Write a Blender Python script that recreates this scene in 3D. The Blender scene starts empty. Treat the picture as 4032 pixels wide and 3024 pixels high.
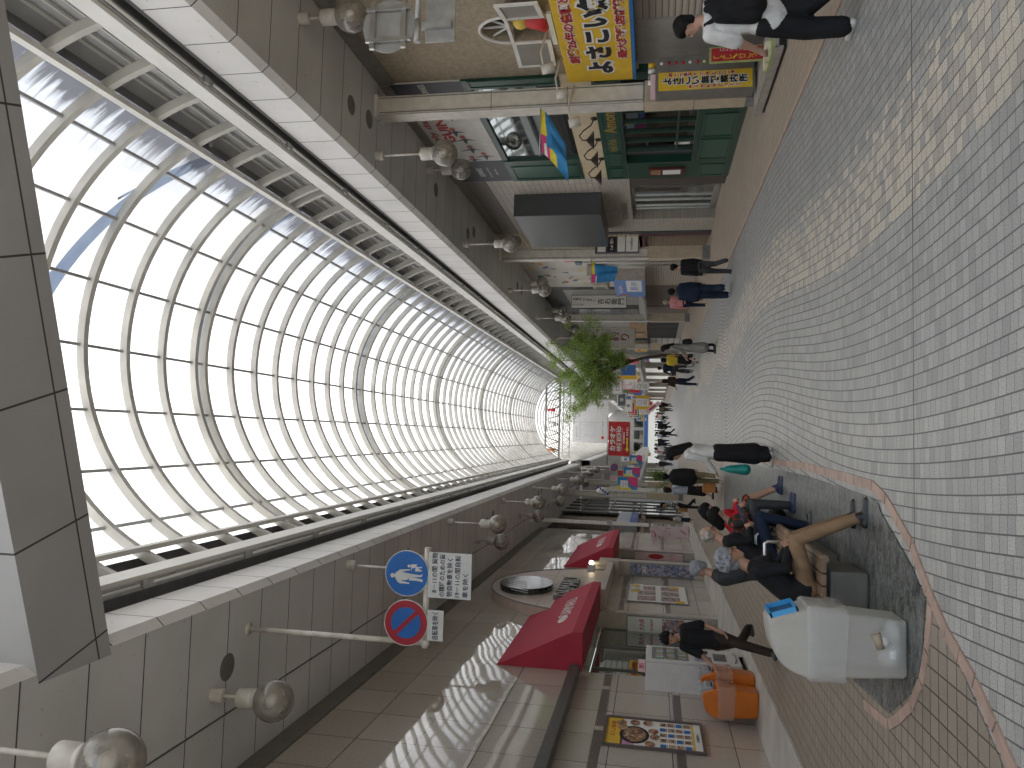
import bpy, bmesh, math, random
from mathutils import Vector, Matrix
random.seed(7)
R = math.radians
SC = bpy.context.scene
COL = SC.collection

# ------------------------------------------------------------------ camera
cam_d = bpy.data.cameras.new('camera')
cam_d.sensor_fit = 'HORIZONTAL'; cam_d.sensor_width = 36.0; cam_d.lens = 769.0 / 1024 * 36
cam_d.clip_start = 0.05; cam_d.clip_end = 1500
cam = bpy.data.objects.new('camera', cam_d); COL.objects.link(cam)
# the phone was held sideways: world "down" is image "right"
_f = Vector((652.7 - 512, -(437.3 - 384), -769.0)).normalized()          # arcade axis in camera space
_d = Vector((1.0, -0.016, 0)); _d.z = -(_d.x * _f.x + _d.y * _f.y) / _f.z; _d.normalize()
_u = -_d; _r = _f.cross(_u)
CAMR = Matrix((_r, _f, _u))
cam.matrix_world = Matrix.Translation((0, 0, 1.75)) @ CAMR.to_4x4()
SC.camera = cam

# ------------------------------------------------------------------ light
SUN = Vector((-0.30, -0.50, 0.80)).normalized()
world = bpy.data.worlds.new('World'); SC.world = world; world.use_nodes = True
wn = world.node_tree
for n in list(wn.nodes): wn.nodes.remove(n)
sky = wn.nodes.new('ShaderNodeTexSky'); sky.sky_type = 'NISHITA'; sky.sun_disc = False
sky.sun_elevation = math.asin(SUN.z); sky.sun_rotation = math.atan2(SUN.x, SUN.y)
bg = wn.nodes.new('ShaderNodeBackground'); bg.inputs[1].default_value = 0.13
wo = wn.nodes.new('ShaderNodeOutputWorld')
wn.links.new(sky.outputs[0], bg.inputs[0]); wn.links.new(bg.outputs[0], wo.inputs[0])
sun_d = bpy.data.lights.new('sun', 'SUN'); sun_d.energy = 5.0; sun_d.angle = R(0.53); sun_d.color = (1, .955, .885)
sun = bpy.data.objects.new('sun', sun_d); COL.objects.link(sun)
sun.rotation_euler = SUN.to_track_quat('Z', 'Y').to_euler()
SC.view_settings.view_transform = 'Standard'; SC.view_settings.look = 'None'
SC.view_settings.gamma = 1.0; SC.view_settings.exposure = 1.18
cy = SC.cycles
cy.max_bounces = 10; cy.diffuse_bounces = 6; cy.glossy_bounces = 4; cy.transmission_bounces = 6; cy.transparent_max_bounces = 8
cy.use_denoising = True; cy.sample_clamp_indirect = 8.0; cy.caustics_reflective = False; cy.caustics_refractive = False

# ------------------------------------------------------------------ node helpers
class G:
    def __init__(s, name):
        s.mat = bpy.data.materials.new(name); s.mat.use_nodes = True; s.t = s.mat.node_tree
        for n in list(s.t.nodes): s.t.nodes.remove(n)
        s.out = s.n('ShaderNodeOutputMaterial')
    def n(s, k, **kw):
        o = s.t.nodes.new(k)
        for a, b in kw.items(): setattr(o, a, b)
        return o
    def l(s, a, b):
        if isinstance(a, (int, float)): b.default_value = a
        elif isinstance(a, (tuple, list)): b.default_value = tuple(a) + ((1,) if len(a) == 3 and len(b.default_value) == 4 else ())
        else: s.t.links.new(a, b)
    def m(s, op, a, b=0.0, c=None):
        o = s.n('ShaderNodeMath', operation=op); s.l(a, o.inputs[0]); s.l(b, o.inputs[1])
        if c is not None: s.l(c, o.inputs[2])
        return o.outputs[0]
    def add(s, a, b): return s.m('ADD', a, b)
    def mul(s, a, b): return s.m('MULTIPLY', a, b)
    def sub(s, a, b): return s.m('SUBTRACT', a, b)
    def lt(s, a, b): return s.m('LESS_THAN', a, b)
    def step(s, x, a, b):            # smooth 0..1 between a and b
        o = s.n('ShaderNodeMapRange', interpolation_type='SMOOTHSTEP'); s.l(x, o.inputs[0])
        for i, v in ((1, a), (2, b), (3, 0.0), (4, 1.0)): o.inputs[i].default_value = v
        return o.outputs[0]
    def mix(s, f, a, b):
        o = s.n('ShaderNodeMix', data_type='RGBA'); s.l(f, o.inputs[0]); s.l(a, o.inputs[6]); s.l(b, o.inputs[7])
        return o.outputs[2]
    def noise(s, vec, scale, detail=2.0, rough=.5):
        o = s.n('ShaderNodeTexNoise'); s.l(vec, o.inputs['Vector']); o.inputs['Scale'].default_value = scale
        o.inputs['Detail'].default_value = detail; o.inputs['Roughness'].default_value = rough
        return o.outputs[0]
    def white(s, a, b):
        c = s.n('ShaderNodeCombineXYZ'); s.l(a, c.inputs[0]); s.l(b, c.inputs[1])
        o = s.n('ShaderNodeTexWhiteNoise', noise_dimensions='2D'); s.l(c.outputs[0], o.inputs['Vector'])
        return o.outputs[0]
    def pos(s):
        g = s.n('ShaderNodeNewGeometry'); x = s.n('ShaderNodeSeparateXYZ'); s.l(g.outputs[0], x.inputs[0])
        return g.outputs[0], x.outputs[0], x.outputs[1], x.outputs[2]
    def obj(s):
        g = s.n('ShaderNodeTexCoord'); return g.outputs['Object']
    def vec(s, a, b, c=0.0):
        o = s.n('ShaderNodeCombineXYZ'); s.l(a, o.inputs[0]); s.l(b, o.inputs[1]); s.l(c, o.inputs[2]); return o.outputs[0]
    def scale(s, v, k):
        o = s.n('ShaderNodeMapping'); s.l(v, o.inputs[0]); o.inputs['Scale'].default_value = k; return o.outputs[0]
    def bump(s, h, strength, dist=.01):
        o = s.n('ShaderNodeBump'); s.l(h, o.inputs['Height']); o.inputs['Strength'].default_value = strength
        o.inputs['Distance'].default_value = dist; return o.outputs[0]
    def bsdf(s, col, rough=.6, metal=0.0, normal=None, spec=None, trans=None, alpha=None, ior=None, emit=None, estr=0):
        p = s.n('ShaderNodeBsdfPrincipled'); s.l(col, p.inputs['Base Color']); s.l(rough, p.inputs['Roughness']); s.l(metal, p.inputs['Metallic'])
        if normal is not None: s.l(normal, p.inputs['Normal'])
        if spec is not None: s.l(spec, p.inputs['Specular IOR Level'])
        if trans is not None: s.l(trans, p.inputs['Transmission Weight'])
        if alpha is not None: s.l(alpha, p.inputs['Alpha'])
        if ior is not None: s.l(ior, p.inputs['IOR'])
        if emit is not None: s.l(emit, p.inputs['Emission Color']); s.l(estr, p.inputs['Emission Strength'])
        s.l(p.outputs[0], s.out.inputs[0]); return p

MATS = {}
def mat(name, rgb, rough=.6, var=.12, scale=6.0, bump=0.0, metal=0.0, spec=None, bscale=None):
    if name in MATS: return MATS[name]
    g = G(name); o = g.obj()
    n = g.noise(o, scale, 3.0)
    f = g.step(n, .3, .7)
    c1 = tuple(max(0, v * (1 - var)) for v in rgb); c2 = tuple(min(1, v * (1 + var)) for v in rgb)
    col = g.mix(f, c1, c2)
    r = g.add(rough - .05, g.mul(n, .1))
    nm = g.bump(g.noise(o, bscale or scale * 12, 2.0), bump) if bump else None
    g.bsdf(col, r, metal, nm, spec)
    MATS[name] = g.mat; return g.mat
def cloth(name, rgb, var=.18):
    if name in MATS: return MATS[name]
    g = G(name); o = g.obj()
    n = g.noise(g.scale(o, (9, 9, 3.5)), 1.0, 3.0)
    col = g.mix(g.step(n, .3, .7), tuple(v * (1 - var) for v in rgb), tuple(min(1, v * (1 + var)) for v in rgb))
    g.bsdf(col, .85, 0, g.bump(n, .55, .03), .25); MATS[name] = g.mat; return g.mat
def emis(name, rgb, s):
    if name in MATS: return MATS[name]
    g = G(name); g.bsdf(rgb, .5, emit=rgb, estr=s); MATS[name] = g.mat; return g.mat
def grid(name, c1, c2, mortar, uv, w, h, msize, rough=.6, off=.5, bump=.3, speck=0.0, phase=(0, 0), spec=None, speck_scale=120):
    """brick/tile pattern laid in world axes uv, e.g. 'yz' (courses run along the second letter)"""
    if name in MATS: return MATS[name]
    g = G(name); p, x, y, z = g.pos(); ax = dict(x=x, y=y, z=z)
    u = g.add(ax[uv[0]], 500 * w + phase[0]); v = g.add(ax[uv[1]], 500 * h + phase[1])
    b = g.n('ShaderNodeTexBrick'); g.l(g.vec(u, v), b.inputs['Vector'])
    b.offset = off; b.inputs['Scale'].default_value = 1.0; b.inputs['Brick Width'].default_value = w; b.inputs['Row Height'].default_value = h
    b.inputs['Mortar Size'].default_value = msize; b.inputs['Mortar Smooth'].default_value = .1
    g.l(c1, b.inputs['Color1']); g.l(c2, b.inputs['Color2']); g.l(mortar, b.inputs['Mortar'])
    col = b.outputs[0]
    n = g.noise(p, .9, 3.0)
    col = g.mix(g.mul(g.step(n, .4, .7), .22), col, tuple(v * .6 for v in c1))
    if speck:
        sp = g.noise(p, speck_scale, 1.0); col = g.mix(g.mul(g.step(sp, .5, .66), speck), col, tuple(v * .45 for v in c1))
    g.bsdf(col, rough, 0, g.bump(g.m('SUBTRACT', 1.0, b.outputs[1]), bump, .006), spec)
    MATS[name] = g.mat; return g.mat

# ------------------------------------------------------------------ mesh helpers
class MB:
    def __init__(s): s.v = []; s.f = []; s.mi = []; s.sm = []
    def face(s, pts, mi=0, sm=False):
        i = len(s.v); s.v += [tuple(p) for p in pts]; s.f.append(tuple(range(i, i + len(pts)))); s.mi.append(mi); s.sm.append(sm); return s
    def box(s, a, b, mi=0):
        (x0, y0, z0), (x1, y1, z1) = [min(p, q) for p, q in zip(a, b)], [max(p, q) for p, q in zip(a, b)]
        i = len(s.v); s.v += [(x0, y0, z0), (x1, y0, z0), (x1, y1, z0), (x0, y1, z0), (x0, y0, z1), (x1, y0, z1), (x1, y1, z1), (x0, y1, z1)]
        for f in ((0, 3, 2, 1), (4, 5, 6, 7), (0, 1, 5, 4), (1, 2, 6, 5), (2, 3, 7, 6), (3, 0, 4, 7)):
            s.f.append(tuple(i + k for k in f)); s.mi.append(mi); s.sm.append(False)
        return s
    def prism(s, poly, d, mi=0):
        """closed polygon (3-D points) pushed along vector d"""
        d = Vector(d); n = len(poly); a = [Vector(p) for p in poly]; b = [p + d for p in a]
        i = len(s.v); s.v += [tuple(p) for p in a + b]
        nn = sum(((a[k] - a[0]).cross(a[(k + 1) % n] - a[0]) for k in range(n)), Vector())
        fl = nn.dot(d) < 0
        def put(f):
            s.f.append(tuple(f if not fl else f[::-1])); s.mi.append(mi); s.sm.append(False)
        put([i + k for k in range(n)][::-1]); put([i + n + k for k in range(n)])
        for k in range(n): put([i + k, i + (k + 1) % n, i + n + (k + 1) % n, i + n + k])
        return s
    def tube(s, path, r, n=8, mi=0, caps=True, sm=True, sq=None):
        """path of points, radius or list; sq=(a,b): rectangular section half sizes"""
        P = [Vector(p) for p in path]; m = len(P); rs = r if isinstance(r, (list, tuple)) else [r] * m
        base = len(s.v); prev = None
        for k, p in enumerate(P):
            t = (P[min(k + 1, m - 1)] - P[max(k - 1, 0)]).normalized()
            if prev is None:
                ref = Vector((0, 0, 1)) if abs(t.z) < .9 else Vector((0, 1, 0))
                a = t.cross(ref).normalized()
            else:
                a = (prev - t * prev.dot(t)).normalized()
            prev = a; b = t.cross(a)
            for j in range(n):
                w = 2 * math.pi * (j + (.5 if n == 4 else 0)) / n
                s.v.append(tuple(p + (a * math.cos(w) + b * math.sin(w)) * rs[k]))
        for k in range(m - 1):
            for j in range(n):
                q = [base + k * n + j, base + k * n + (j + 1) % n, base + (k + 1) * n + (j + 1) % n, base + (k + 1) * n + j]
                s.f.append(tuple(q)); s.mi.append(mi); s.sm.append(sm and n > 4)
        if caps:
            for q in ([base + j for j in range(n)][::-1], [base + (m - 1) * n + j for j in range(n)]):
                s.f.append(tuple(q)); s.mi.append(mi); s.sm.append(False)
        return s
    def cyl(s, p, q, r, r2=None, n=16, mi=0, caps=True): return s.tube([p, q], [r, r if r2 is None else r2], n, mi, caps)
    def lathe(s, c, prof, n=20, mi=0, axis='z'):
        base = len(s.v); c = Vector(c)
        for (r, h) in prof:
            for j in range(n):
                w = 2 * math.pi * j / n; a, b = r * math.cos(w), r * math.sin(w)
                s.v.append(tuple(c + (Vector((a, b, h)) if axis == 'z' else Vector((h, a, b)) if axis == 'x' else Vector((b, h, a)))))
        for k in range(len(prof) - 1):
            for j in range(n):
                s.f.append((base + k * n + j, base + k * n + (j + 1) % n, base + (k + 1) * n + (j + 1) % n, base + (k + 1) * n + j)); s.mi.append(mi); s.sm.append(True)
        return s
    def sphere(s, c, r, n=20, mi=0, sq=(1, 1, 1)):
        base = len(s.v); m = max(6, n // 2)
        for i in range(m + 1):
            t = math.pi * i / m
            for j in range(n):
                w = 2 * math.pi * j / n
                s.v.append((c[0] + r * sq[0] * math.sin(t) * math.cos(w), c[1] + r * sq[1] * math.sin(t) * math.sin(w), c[2] - r * sq[2] * math.cos(t)))
        for i in range(m):
            for j in range(n):
                s.f.append((base + i * n + j, base + i * n + (j + 1) % n, base + (i + 1) * n + (j + 1) % n, base + (i + 1) * n + j)); s.mi.append(mi); s.sm.append(True)
        return s
    def build(s, name, mats, parent=None, bevel=0, loc=None):
        me = bpy.data.meshes.new(name); me.from_pydata(s.v, [], s.f)
        for m_ in (mats if isinstance(mats, (list, tuple)) else [mats]): me.materials.append(m_)
        me.polygons.foreach_set('material_index', s.mi); me.polygons.foreach_set('use_smooth', s.sm)
        me.update(); o = bpy.data.objects.new(name, me); COL.objects.link(o)
        if parent is not None: o.parent = parent
        if loc is not None: o.location = loc
        if bevel:
            bv = o.modifiers.new('bevel', 'BEVEL'); bv.width = bevel; bv.segments = 2; bv.limit_method = 'ANGLE'; bv.angle_limit = R(40)
        return o
def tag(o, label, cat, group=None, kind=None):
    if label: o['label'] = label
    if cat: o['category'] = cat
    if group: o['group'] = group
    if kind: o['kind'] = kind
    return o
def thing(name, label, cat, loc=(0, 0, 0), group=None, rz=0.0):
    o = bpy.data.objects.new(name, None); COL.objects.link(o); o.location = loc; o.rotation_euler = (0, 0, rz); o.empty_display_size = .2
    return tag(o, label, cat, group)
def dup(root, loc, label, rz=None, group=None):
    r = root.copy(); COL.objects.link(r); r.location = loc
    if rz is not None: r.rotation_euler = (0, 0, rz)
    r['label'] = label
    if group: r['group'] = group
    def kids(a, b):
        for ch in a.children:
            c = ch.copy(); COL.objects.link(c); c.parent = b; kids(ch, c)
    kids(root, r); return r
def struct(mb, name, m, bevel=0): return tag(mb.build(name, m, None, bevel), None, None, None, 'structure')

_tc = {}
FACE = {'W': (Vector((0, -1, 0)), Vector((-1, 0, 0))), 'E': (Vector((0, 1, 0)), Vector((1, 0, 0))), 'S': (Vector((1, 0, 0)), Vector((0, -1, 0))), 'N': (Vector((-1, 0, 0)), Vector((0, 1, 0)))}
def text_geo(body, offset=0.0, shear=0.0, res=2, bold=0.0):
    key = (body, offset, shear, res, bold)
    if key not in _tc:
        c = bpy.data.curves.new('t', 'FONT'); c.body = body; c.resolution_u = res; c.offset = offset + bold; c.shear = shear; c.align_x = 'CENTER'
        o = bpy.data.objects.new('t', c); COL.objects.link(o)
        dg = bpy.context.evaluated_depsgraph_get(); me = bpy.data.meshes.new_from_object(o.evaluated_get(dg))
        _tc[key] = ([v.co.copy() for v in me.vertices], [tuple(p.vertices) for p in me.polygons])
        bpy.data.objects.remove(o); bpy.data.curves.remove(c); bpy.data.meshes.remove(me)
    return _tc[key]
def letter(mb, body, facing, c, w, h, mi=0, lift=.004, vert=False, outline=None, bold=0.012, shear=0.0, slope=0.0, res=2):
    """writes body into a w x h box centred at c on a surface that faces 'facing'"""
    u, nrm = FACE[facing] if isinstance(facing, str) else facing; up = Vector((0, 0, 1)); c = Vector(c)
    if vert:
        k = len(body)
        for i, ch in enumerate(body):
            if ch == ' ': continue
            letter(mb, ch, facing, c + up * (h / 2 - (i + .5) * h / k), min(w, h / k * .92), h / k * .92, mi, lift, False, outline, bold, shear, 0, res)
        return mb
    vs, fs = text_geo(body, 0, shear, res, bold)
    if not vs: return mb
    x0 = min(v.x for v in vs); x1 = max(v.x for v in vs); y0 = min(v.y for v in vs); y1 = max(v.y for v in vs)
    sx = w / max(x1 - x0, 1e-6); sy = h / max(y1 - y0, 1e-6)
    if len(body) == 1: sx = sy = min(sx, sy)
    def put(vv, ff, mi_, lf):
        i = len(mb.v)
        for v in vv:
            X = (v.x - (x0 + x1) / 2) * sx; Y = (v.y - (y0 + y1) / 2) * sy
            mb.v.append(tuple(c + u * X + up * (Y + X * slope) + nrm * lf))
        for f in ff: mb.f.append(tuple(i + k for k in f)); mb.mi.append(mi_); mb.sm.append(False)
    if outline is not None:
        ov, of = text_geo(body, .07, shear, res, bold); put(ov, of, outline, lift * .5)
    put(vs, fs, mi, lift); return mb
def rect(mb, facing, c, w, h, mi=0, lift=.003, th=0.0):
    u, nrm = FACE[facing] if isinstance(facing, str) else facing; c = Vector(c) + nrm * lift; up = Vector((0, 0, 1))
    P = [c - u * w / 2 - up * h / 2, c + u * w / 2 - up * h / 2, c + u * w / 2 + up * h / 2, c - u * w / 2 + up * h / 2]
    if th: mb.prism([p - nrm * th for p in P], nrm * th, mi)
    else: mb.face(P, mi)
    return mb
def ell(mb, facing, c, rx, ry, mi=0, lift=.003, th=0.0, n=28):
    u, nrm = FACE[facing] if isinstance(facing, str) else facing; c = Vector(c) + nrm * lift; up = Vector((0, 0, 1))
    P = [c + u * rx * math.cos(2 * math.pi * k / n) + up * ry * math.sin(2 * math.pi * k / n) for k in range(n)]
    if th: mb.prism([p - nrm * th for p in P], nrm * th, mi)
    else: mb.face(P, mi)
    return mb

# ------------------------------------------------------------------ materials of the setting
WHITE = mat('white_paint', (.74, .73, .70), .45, .06)
CREAM = mat('cream_metal', (.60, .57, .51), .5, .08)
RIB = mat('rib_paint', (.50, .49, .45), .5, .10, 2)
PALE = mat('pale_beam', (.74, .73, .69), .5, .05, 2)
GREY = mat('grey_paint', (.20, .20, .20), .55, .08)
DGREY = mat('dark_grey', (.055, .06, .068), .5, .1)
BLACK = mat('black_plastic', (.012, .012, .013), .45, .2)
STEEL = mat('steel', (.55, .55, .54), .32, .06, metal=.85)
GALV = mat('galvanised', (.42, .42, .41), .5, .12, metal=.5)
RED = mat('red_paint', (.55, .03, .035), .5, .08)
YEL = mat('yellow_sign', (.74, .47, .03), .45, .05)
BLU = mat('blue_sign', (.02, .16, .46), .45, .05)
INK = mat('ink_black', (.012, .012, .016), .5, .1)
INKR = mat('ink_red', (.42, .02, .03), .5, .1)
INKG = mat('ink_grey', (.22, .22, .23), .5, .1)
def soffit_mat(name, base, ph, xl=None):
    g = G(name); p, x, y, z = g.pos()
    fy = g.m('FRACT', g.m('DIVIDE', g.add(y, 100 * .825 - ph), .825))
    ln = g.lt(fy, .022)
    if xl is not None: ln = g.m('MAXIMUM', ln, g.lt(g.m('ABSOLUTE', g.sub(x, xl)), .012))
    cell = g.m('FLOOR', g.m('DIVIDE', g.add(y, 100 * .825 - ph), .825))
    rn = g.white(cell, 3.0); n = g.noise(p, .7, 4.0); n2 = g.noise(p, 14.0, 3.0)
    col = g.mix(g.step(n, .3, .75), base, tuple(v * .82 for v in base))
    col = g.mix(g.mul(rn, .12), col, (.75, .74, .72))
    col = g.mix(g.mul(g.step(n2, .66, .74), .35), col, (.12, .11, .10))
    col = g.mix(ln, col, (.06, .06, .058))
    g.bsdf(col, .5, 0, g.bump(g.sub(1.0, ln), .4, .01), .4); return g.mat
SOF_L = soffit_mat('soffit_panel_left', (.66, .67, .67), 11.6, -3.63)
SOF_R = soffit_mat('soffit_panel_right', (.60, .61, .61), 12.73)
FAS = soffit_mat('fascia_panel', (.76, .75, .73), 12.73)

def plaza():
    g = G('plaza_tiles'); p, x, y, z = g.pos()
    w = g.mul(.25, g.m('COSINE', g.mul(g.sub(y, 13.8), 2 * math.pi / 14.6)))
    # beyond ~20 m the waves tighten
    w2 = g.mul(.17, g.m('COSINE', g.mul(g.sub(y, 22.3), 2 * math.pi / 6.2)))
    far = g.step(y, 16.5, 20.5); wv = g.add(g.mul(w, g.sub(1.0, far)), g.mul(w2, far))
    u = g.add(g.sub(x, wv), 50.0)
    cu = g.m('DIVIDE', u, .1); col_i = g.m('FLOOR', cu); fu = g.m('FRACT', cu)
    r0 = g.white(col_i, 1.7)
    cv = g.add(g.m('DIVIDE', g.add(y, 90), .09), r0); row = g.m('FLOOR', cv); fv = g.m('FRACT', cv)
    rnd = g.white(col_i, row); rnd2 = g.white(row, col_i)
    uu = g.sub(u, 50.0)
    prob = g.mul(g.step(uu, 1.86, 1.94), g.sub(1.0, g.step(uu, 2.45, 3.05)))
    cream = g.lt(rnd2, g.mul(prob, .93))
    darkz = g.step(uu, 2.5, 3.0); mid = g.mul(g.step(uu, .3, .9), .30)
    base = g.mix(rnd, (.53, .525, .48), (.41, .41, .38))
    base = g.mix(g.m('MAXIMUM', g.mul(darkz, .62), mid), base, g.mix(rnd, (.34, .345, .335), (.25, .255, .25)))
    dk = g.lt(rnd, .12); base = g.mix(g.mul(dk, .5), base, (.22, .22, .215))
    cr = g.mix(g.lt(rnd, .38), (.60, .55, .45), (.44, .41, .35))
    base = g.mix(cream, base, cr)
    sp = g.noise(p, 95.0, 2.0, .65)
    base = g.mix(g.mul(g.step(sp, .42, .62), .40), base, (.16, .165, .165))
    dirt = g.noise(p, .8, 4.0); base = g.mix(g.mul(g.step(dirt, .5, .75), .18), base, (.16, .15, .14))
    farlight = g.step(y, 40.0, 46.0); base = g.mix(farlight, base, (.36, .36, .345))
    seam = g.lt(g.m('ABSOLUTE', g.sub(g.m('FRACT', g.m('DIVIDE', g.add(y, 100 - 5.62), 5.0)), .008)), .0018)
    mo = g.m('MAXIMUM', g.lt(fu, g.add(.095, g.mul(.06, g.step(y, 6.0, 18.0)))), g.m('MAXIMUM', g.lt(fv, .045), seam))
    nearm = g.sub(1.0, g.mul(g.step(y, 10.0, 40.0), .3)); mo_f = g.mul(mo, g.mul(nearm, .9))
    colr = g.mix(mo_f, base, (.075, .068, .068))
    hh = g.sub(1.0, mo)
    g.bsdf(colr, g.add(.42, g.mul(sp, .2)), 0, g.bump(g.add(hh, g.mul(sp, .15)), .25, .006), .45)
    return g.mat
PLAZA = plaza()
BROWN = grid('brown_paving', (.35, .30, .235), (.30, .255, .20), (.085, .07, .06), 'yx', .145, .14, .006, .5, 0.0, .25, .3, spec=.4)
BROWNR = grid('brown_paving_right', (.41, .34, .265), (.36, .30, .235), (.16, .13, .10), 'yx', .145, .14, .004, .55, 0.0, .2, .3)
PINK = mat('pink_brick', (.44, .315, .25), .55, .14, 5, .15)
def marble():
    g = G('green_slate'); p, x, y, z = g.pos()
    n = g.noise(g.scale(p, (2.2, 6.5, 1)), 1.6, 6.0, .62)
    n2 = g.noise(g.scale(p, (3.0, 7.0, 1)), 2.3, 8.0, .7)
    v = g.m('ABSOLUTE', g.sub(n2, .5)); vein = g.sub(1.0, g.step(v, .0, .03))
    col = g.mix(g.step(n, .35, .7), (.045, .05, .046), (.15, .155, .14))
    col = g.mix(g.mul(vein, .75), col, (.33, .35, .33))
    g.bsdf(col, .33, 0, g.bump(n2, .15), .5); return g.mat
SLATE = marble()
CONC = mat('concrete_slab', (.46, .43, .38), .6, .15, 1.5, .12)
def granite():
    g = G('polished_granite'); p, x, y, z = g.pos()
    up = g.step(z, 2.99, 3.0)
    b = g.n('ShaderNodeTexBrick'); b.offset = 0.0; g.l(g.vec(g.add(y, 100.33), g.add(z, 90 - 3.21 + .005)), b.inputs['Vector'])
    b.inputs['Scale'].default_value = 1; b.inputs['Brick Width'].default_value = 1.02; b.inputs['Row Height'].default_value = .9
    b.inputs['Mortar Size'].default_value = .006; b.inputs['Mortar Smooth'].default_value = 0
    g.l((.53, .49, .425), b.inputs['Color1']); g.l((.455, .415, .36), b.inputs['Color2']); g.l((.03, .027, .025), b.inputs['Mortar'])
    sp = g.noise(p, 70, 3.0, .7); col = g.mix(g.mul(g.step(sp, .45, .65), .35), b.outputs[0], (.13, .11, .10))
    cell = g.white(g.m('FLOOR', g.m('DIVIDE', g.add(y, 100.33), 1.02)), g.m('FLOOR', g.m('DIVIDE', g.add(z, 86.8), .9)))
    wav = g.noise(g.scale(p, (1, .85, .45)), 1.0, 0.0)
    hgt = g.add(wav, g.mul(cell, .0))
    rough = g.add(.025, g.mul(g.sub(1.0, up), .2))
    g.bsdf(col, rough, 0, g.bump(hgt, .10, .05), .9, ior=1.7); return g.mat
GRAN = granite()
# ------------------------------------------------------------------ ground
Y0, Y1 = -4.5, 150.0
m = MB(); m.face([(-80, -40, -.03), (80, -40, -.03), (80, 260, -.03), (-80, 260, -.03)])
struct(m, 'ground', CONC)
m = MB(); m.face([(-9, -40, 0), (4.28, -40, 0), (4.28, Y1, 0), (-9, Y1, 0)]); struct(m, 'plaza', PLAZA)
m = MB(); m.face([(4.28, Y0, .004), (9, Y0, .03), (9, Y1, .03), (4.28, Y1, .004)]); struct(m, 'pavement', BROWNR)
# brown pavement along the department store and round the island
m = MB(); m.face([(-3.67, Y0, .004), (-1.60, Y0, .004), (-1.60, 4.32, .004), (-1.17, 5.02, .004), (-.93, 5.45, .004), (-1.0, 6.2, .004), (-1.9, 7.3, .004), (-1.0, 20, .004), (-.28, 20, .004), (-.28, 55, .004), (-3.67, 55, .004)])
struct(m, 'pavement', BROWN)
m = MB()
m.face([(-3.67, Y0, .0), (-3.67, Y0, .035), (-3.67, 41.2, .035), (-3.67, 41.2, 0)][::-1])
m.face([(-3.67, Y0, .035), (-4.6, Y0, .10), (-4.6, 41.2, .10), (-3.67, 41.2, .035)][::-1])
struct(m, 'footway', CONC)
ISL = [(-1.98, 6.22), (-1.71, 5.77), (-1.51, 5.58), (-1.36, 5.50), (-1.0, 5.42), (-.82, 5.7), (-.53, 6.41), (-.46, 6.49), (-.43, 6.76), (-.42, 7.53), (-.39, 9.4), (-.42, 13.7), (-.52, 17.0), (-.69, 19.7), (-2.05, 19.7), (-2.05, 7.2)]
m = MB(); m.face([(x, y, .008) for x, y in ISL]); struct(m, 'terrace', SLATE)
# pink border bricks as individual stones in one kerb line
def border(path, wd, nm):
    mb = MB(); P = [Vector((x, y, 0)) for x, y in path]
    seg = []
    for a, b in zip(P[:-1], P[1:]):
        L = (b - a).length; k = max(1, round(L / .26))
        for i in range(k): seg.append((a + (b - a) * (i / k), a + (b - a) * ((i + 1) / k)))
    for a, b in seg:
        t = (b - a).normalized(); nrm = Vector((t.y, -t.x, 0)); e = t * .006
        mb.prism([a + e, b - e, b - e + nrm * wd, a + e + nrm * wd], (0, 0, .014))
    return struct(mb, nm, PINK)
border([(-1.62, 4.2), (-1.47, 4.44), (-1.32, 4.69), (-1.15, 5.10), (-.95, 5.42), (-.72, 5.72), (-.46, 6.3), (-.38, 6.65), (-.36, 7.5), (-.33, 9.4), (-.36, 13.5), (-.46, 17), (-.62, 19.7)], .085, 'kerb')
border([(-2.1, 6.9), (-2.03, 6.24), (-1.9, 6.0), (-1.73, 5.74), (-1.52, 5.55), (-1.3, 5.45), (-1.0, 5.37)], .075, 'kerb')
border([(4.29, Y0), (4.29, 60)], .06, 'kerb')
border([(-1.62, 4.2), (-1.9, 3.7), (-2.3, 3.0)], .085, 'kerb')

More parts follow.
